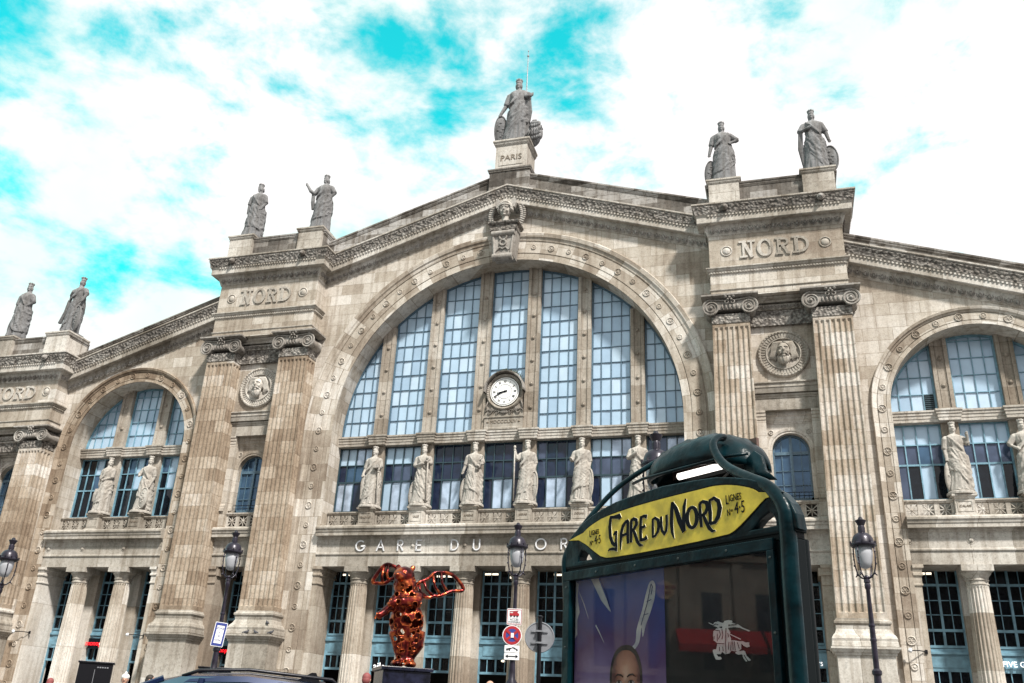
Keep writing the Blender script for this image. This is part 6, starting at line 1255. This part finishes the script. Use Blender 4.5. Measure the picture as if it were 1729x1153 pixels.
# ================================================================== PEOPLE (only heads and shoulders reach into the picture)
M['skinr']=simple('skin',(.42,.24,.17),.55,noise=.1); M['hair']=simple('dark_hair',(.02,.014,.01),.7,noise=.3,bump=.3); M['hatw']=simple('white_knit',(.75,.74,.72),.9,bump=.4); M['hairp2']=simple('reddish_hair',(.2,.05,.05),.7)
def person(az,d,ztop,rz,lab,hairm,top,legs,hat=False,pose=0):
    p=at(az,d,0); g=gz(p[1]); Hh=ztop-g; k=Hh/1.75
    if k<.8 or k>1.15: g=ztop-1.72; k=1.72/1.75
    r=empty('person',(p[0],p[1],g),lab,'person',None,rz)
    def V(*a): return [(x*k,y*k,z*k) for x,y,z in a]
    mb=MB(); T=lambda P,Rr,n=10,fl=1.0: mb.tube(V(*P),[q*k for q in Rr],n,fl)
    def body(gr):
        for s in (-1,1):
            T([(s*.09,0,.92),(s*.1,-.01+.02*s*pose,.5),(s*.1,.02+.1*s*pose,.09)],[.085+gr,.06+gr,.042+gr])
        mb.loft([[(k*rx*cos(2*PI*j/20),k*ry*sin(2*PI*j/20),k*z) for j in range(20)] for z,rx,ry in ((.85,.15+gr,.11+gr),(.97,.165+gr,.12+gr),(1.1,.145+gr,.1+gr),(1.28,.17+gr,.115+gr),(1.4,.18+gr,.1+gr),(1.46,.12+gr,.075+gr),(1.5,.06+gr,.05+gr))])
        for s in (-1,1): T([(s*.18,0,1.41),(s*.24,.01,1.14),(s*.23,-.06,.9)],[.05+gr,.042+gr,.03+gr])
    body(0); mb.lathe((0,0,0),[(.06*k,1.44*k),(.055*k,1.55*k)],12); mb.ell((0,-.01*k,1.63*k),(.078*k,.098*k,.115*k),18,14); mb.ell((0,-.11*k,1.615*k),(.014*k,.024*k,.022*k),8,6); mb.ell((0,-.07*k,1.55*k),(.04*k,.035*k,.03*k),8,6)
    for s in (-1,1):
        mb.ell((s*.08*k,.005*k,1.625*k),(.014*k,.022*k,.032*k),8,6); mb.ell((s*.03*k,-.088*k,1.655*k),(.022*k,.012*k,.006*k),6,4)
        h=Vector((s*.23*k,-.07*k,.86*k)); mb.ell(h+Vector((0,-.005,-.03)),(.022*k,.038*k,.05*k),8,6)
        for q in range(4): mb.tube([h+Vector((0,(-.03+.02*q),-.06)),h+Vector((-s*.005,(-.034+.02*q),-.1)),h+Vector((-s*.02,(-.036+.02*q),-.13+.004*abs(q-1.5)))],[.009,.0085,.007],6)
        mb.tube([h+Vector((0,-.035,-.02)),h+Vector((-s*.01,-.062,-.055)),h+Vector((-s*.015,-.065,-.085))],[.011,.01,.008],6)
    for s in (-1,1): mb.ell((s*.1*k,-.04*k,.035*k),(.042*k,.11*k,.035*k),8,6)
    b=mb.build('body',M['skinr'],r,local=True,smooth=True); remesh(b,.011)
    for s in (-1,1): pass
    mb=MB(); [mb.ell((s*.03*k,-.098*k,1.635*k),(.012*k,.008*k,.007*k),8,5) for s in (-1,1)]; mb.ell((0,-.103*k,1.575*k),(.022*k,.008*k,.005*k),8,5); mb.build('eyes_and_mouth',M['hair'],b,local=True)
    mb=MB(); body(.0); bm_=mb; j=MB()
    j.loft([[(k*rx*cos(2*PI*q/24),k*ry*sin(2*PI*q/24),k*z) for q in range(24)] for z,rx,ry in ((.8,.185,.135),(.97,.185,.14),(1.1,.168,.122),(1.28,.195,.135),(1.4,.205,.12),(1.46,.14,.095),(1.51,.08,.075),(1.52,.07,.065))])
    for s in (-1,1): j.tube(V((s*.17,0,1.42),(s*.24,.01,1.14),(s*.232,-.06,.93)),[.072*k,.062*k,.048*k],12)
    jo=j.build('jacket',top,r,local=True,smooth=True); remesh(jo,.015)
    t=MB()
    for s in (-1,1): t.tube(V((s*.09,0,.95),(s*.1,-.01+.02*s*pose,.5),(s*.1,.02+.1*s*pose,.1)),[.105*k,.082*k,.066*k],12)
    to=t.build('trousers',legs,r,local=True,smooth=True)
    h=MB(); h.ell((0,.012*k,1.665*k),(.088*k,.102*k,.098*k),18,12); h.ell((0,.05*k,1.62*k),(.083*k,.07*k,.09*k),14,10)
    if hat: h.ell((0,.0,1.69*k),(.098*k,.115*k,.08*k),16,10); h.ell((0,-.02,1.785*k),(.03,.03,.028),8,6)
    ho=h.build('hat' if hat else 'hair',hairm,b,local=True,smooth=True)
    return r
C=lambda n,c:simple(n,c,.85,noise=.15,scale=20,bump=.2)
person(-38.3,24,2.40,R(30),'person in a white knitted hat at the bottom left, in front of the left doors',M['hatw'],C('grey_coat',(.2,.2,.22)),C('jeans',(.05,.07,.12)),True)
person(-42.0,24,2.22,R(200),'person whose pinkish bare head shows between two left columns',M['hairp2'],C('pale_jacket',(.6,.55,.55)),C('dark_trousers',(.03,.03,.035)),False,1)
person(-37.0,24,2.42,R(120),'dark haired person in a navy jacket beside the black street cabinet',M['hair'],C('navy_jacket',(.02,.04,.1)),C('black_trousers',(.02,.02,.022)),False,1)
person(-24.95,20,2.56,R(190),'brown haired person at the foot of the bear plinth',M['hairp2'],C('brown_jacket',(.08,.05,.04)),C('dark_jeans',(.03,.035,.05)))
person(-17.6,22,2.62,R(170),'person whose bare scalp shows left of the sign-laden lamp post',M['skinr'],C('black_coat',(.03,.03,.035)),C('grey_trousers',(.1,.1,.1)))
# ================================================================== SMALL THINGS ON THE FACADE
def spot(x,z,s,lab,y=-.05):
    r=empty('wall_spotlight',(x,y,z),lab,'spotlight','small spotlights on arms beside the doors'); mb=MB(); mb.tube([(0,0,0),(s*.35,-.25,.03),(s*.75,-.5,.0)],.025,6); mb.box(-.06,.06,-.01,.05,-.09,.09); mb.build('arm',M['black'],r,local=True)
    mb=MB(); mb.lathe((s*.78,-.52,0),[(.05,-.1),(.1,-.02),(.1,.06),(.05,.09)],12,'x'); mb.build('lamp_head',M['white'],r,local=True,smooth=True)
spot(-30.55,5.95,-1,'small white spotlight on a long arm beside the leftmost doorway'); spot(-21.95,5.9,-1,'small white spotlight on the right jamb of the left arch')
spot(-17.85,5.95,-1,'small white spotlight above the blue bordered notice'); spot(22.05,5.95,-1,'small white spotlight on the left jamb of the right arch',); spot(17.8,5.9,-1,'small white spotlight beside the right tower doorway')
M['redglow']=simple('lit_red_lettering',(.8,.02,.03),.5,emit=(1,.01,.02,.9)); M['whiteglow']=simple('lit_white_lettering',(.9,.9,.9),.5,emit=(1,1,1,.8))
def shop(x,y,z,segs,size,lab,board=None,w=1.6):
    r=empty('shop_sign',(x,y,z),lab,'shop sign')
    if board: mb=MB(); mb.box(-w/2,w/2,.0,.05,-size*.75,size*.75); mb.build('board',board,r,local=True)
    for t,dx,m_ in segs: mb=MB(); textmb(mb,t,size,MX(dx,-.03,0),.03); mb.build('lettering',m_,r,local=True)
shop(-26.5,1.6,5.52,[("monop'",-.32,M['redglow']),('daily',.46,M['whiteglow'])],.42,'lit red and white shop sign over the middle doorway of the left arch',M['ink'])
shop(-17.4,1.6,5.3,[("monop'",-.1,M['redglow'])],.36,'lit red shop sign half hidden behind the blue bordered notice',M['ink'],1.3)
shop(26.4,1.72,5.6,[('FIVE GUYS',0,M['whiteglow'])],.36,'white FIVE GUYS lettering on the blue panel at the right edge')
shop(16.75,1.72,5.4,[('FIVE GUYS',0,M['whiteglow'])],.27,'white FIVE GUYS lettering half hidden behind the metro sign')
shop(-6.9,1.6,4.65,[('aile',0,M['whiteglow'])],.55,'small white lit lettering left of the bear plinth')
M['feather']=simple('pigeon_grey',(.05,.05,.06),.7)
def pigeon(x,y,z,rz,lab):
    mb=MB(); mb.ell((0,0,.1),(.13,.07,.075),12,8,Matrix.Rotation(R(-20),3,'Y')); mb.ell((.12,0,.2),(.04,.036,.042),10,7); mb.tube([(.08,0,.13),(.115,0,.19)],[.05,.035],8); mb.tube([(.15,0,.2),(.19,0,.19)],[.012,.003],6); mb.tube([(-.08,0,.1),(-.24,0,.04)],[.05,.03],8,.35)
    for s in (-1,1): mb.tube([(.01,s*.03,.06),(.015,s*.03,0)],.007,5)
    o=mb.build('pigeon',M['feather'],None,smooth=True); o.location=(x,y,z); o.rotation_euler=(0,0,rz); tag(o,lab,'pigeon','pigeons on the pilaster base'); remesh(o,.012)
pigeon(-12.75,-1.42,6.54,2.6,'topmost dark pigeon, standing on the base moulding of the left inner pilaster')
pigeon(-13.9,-1.62,6.0,.4,'leftmost pigeon on the pedestal ledge of the left inner pilaster'); pigeon(-13.3,-1.62,6.0,2.9,'middle pigeon on the pedestal ledge of the left inner pilaster'); pigeon(-12.3,-1.62,6.0,.1,'rightmost pigeon on the pedestal ledge of the left inner pilaster')
# ================================================================== THE STREET BEHIND THE VIEWER (seen only in reflections)
M['house']=simple('pale_render_wall',(.34,.30,.25),.85,noise=.2,scale=.8); M['houseg']=simple('grey_render_wall',(.22,.21,.2),.85,noise=.2,scale=.6); M['awning']=simple('red_awning_canvas',(.45,.01,.02),.7)
def house(loc,rz,W,Hh,lab,m,floors,cafe=False):
    r=empty('street_house',loc,lab,'house','houses facing the station',rz); D=12
    mb=MB(); mb.box(0,W,0,D,-.5,Hh); mb.sweep([(0,0,Hh),(W,0,Hh)],[(0,0),(.5,0),(.5,-.2),(.1,-.6),(0,-.6)],True); fh=(Hh-4.6)/floors
    n=int(W/2.9); w=W/n
    for i in range(n+1): mb.box(max(0,i*w-.28),min(W,i*w+.28),-.12,0,4.2,Hh-.5)
    for q in range(floors): mb.box(0,W,-.2,0,4.5+q*fh,4.75+q*fh)
    mb.build('wall',m,r,local=True)
    mb=MB(); mb.prism([(-.0,Hh),(0,Hh+.1),(1.6,Hh+3),(D-1.6,Hh+3),(D,Hh+.1),(D,Hh)],0,W); 
    me=MB(); me.add([(y,x,z) for x,y,z in mb.v],mb.f); me.build('roof',M['zinc'],r,local=True)
    wb=MB(); wb.box(-.55,.55,-.03,.02,0,fh*.66); wo=wb.build('window',M['framed'],r,local=True); gb=MB(); gb.box(-.48,-.03,-.05,-.03,.1,fh*.62); gb.box(.03,.48,-.05,-.03,.1,fh*.62); go=gb.build('pane',M['gdark'],wo,local=True); first=True
    for q in range(floors):
        for i in range(n):
            if first: o=wo; first=False
            else: o=wo.copy(); COL.objects.link(o); c=go.copy(); COL.objects.link(c); c.parent=o
            o.location=((i+.5)*w,0,4.9+q*fh)
    mb=MB(); mb.box(.4,W-.4,-.06,0,.2,3.9); mb.build('shop_front',M['gdark'],r,local=True)
    return r
for i,(x,W,Hh,mm) in enumerate(((-78,24,23,'house'),(-53,22,25,'houseg'),(-30,24,22.5,'house'),(-5,26,25,'house'),(22,24,23.5,'houseg'),(47,28,24,'house'))):
    house((x+W,-90,.0),PI,W,Hh,('cream','grey','pale','tall cream','grey slate-roofed','wide cream')[i]+' terrace house across the square behind the viewer',M[mm],4)
wh=house((-32,-98,.2),PI/2,53.6,17,'long pale corner building with red awnings, mirrored in the poster case',M['house'],2)
mb=MB()
for a,b in ((30,43.4),(43.6,48.2)): mb.add([(a,-.1,7.0),(b,-.1,7.0),(b,-1.5,6.1),(a,-1.5,6.1),(a,-1.5,5.7),(b,-1.5,5.7),(a,-.1,6.9),(b,-.1,6.9)],[(0,1,2,3),(3,2,5,4),(4,5,7,6)])
mb.build('awning',M['awning'],wh,local=True)
mb=MB(); mb.lathe((48.76,-.3,9.0),[(.5,.1),(.5,0),(.01,-.01)],24,'y'); bo=mb.build('round_sign',simple('sign_cream',(.7,.5,.3),.5),wh,local=True); mb=MB(); textmb(mb,'BURGER\nKING',.3,MX(48.76,-.33,9.0),.02); mb.build('lettering',M['red'],bo,local=True)
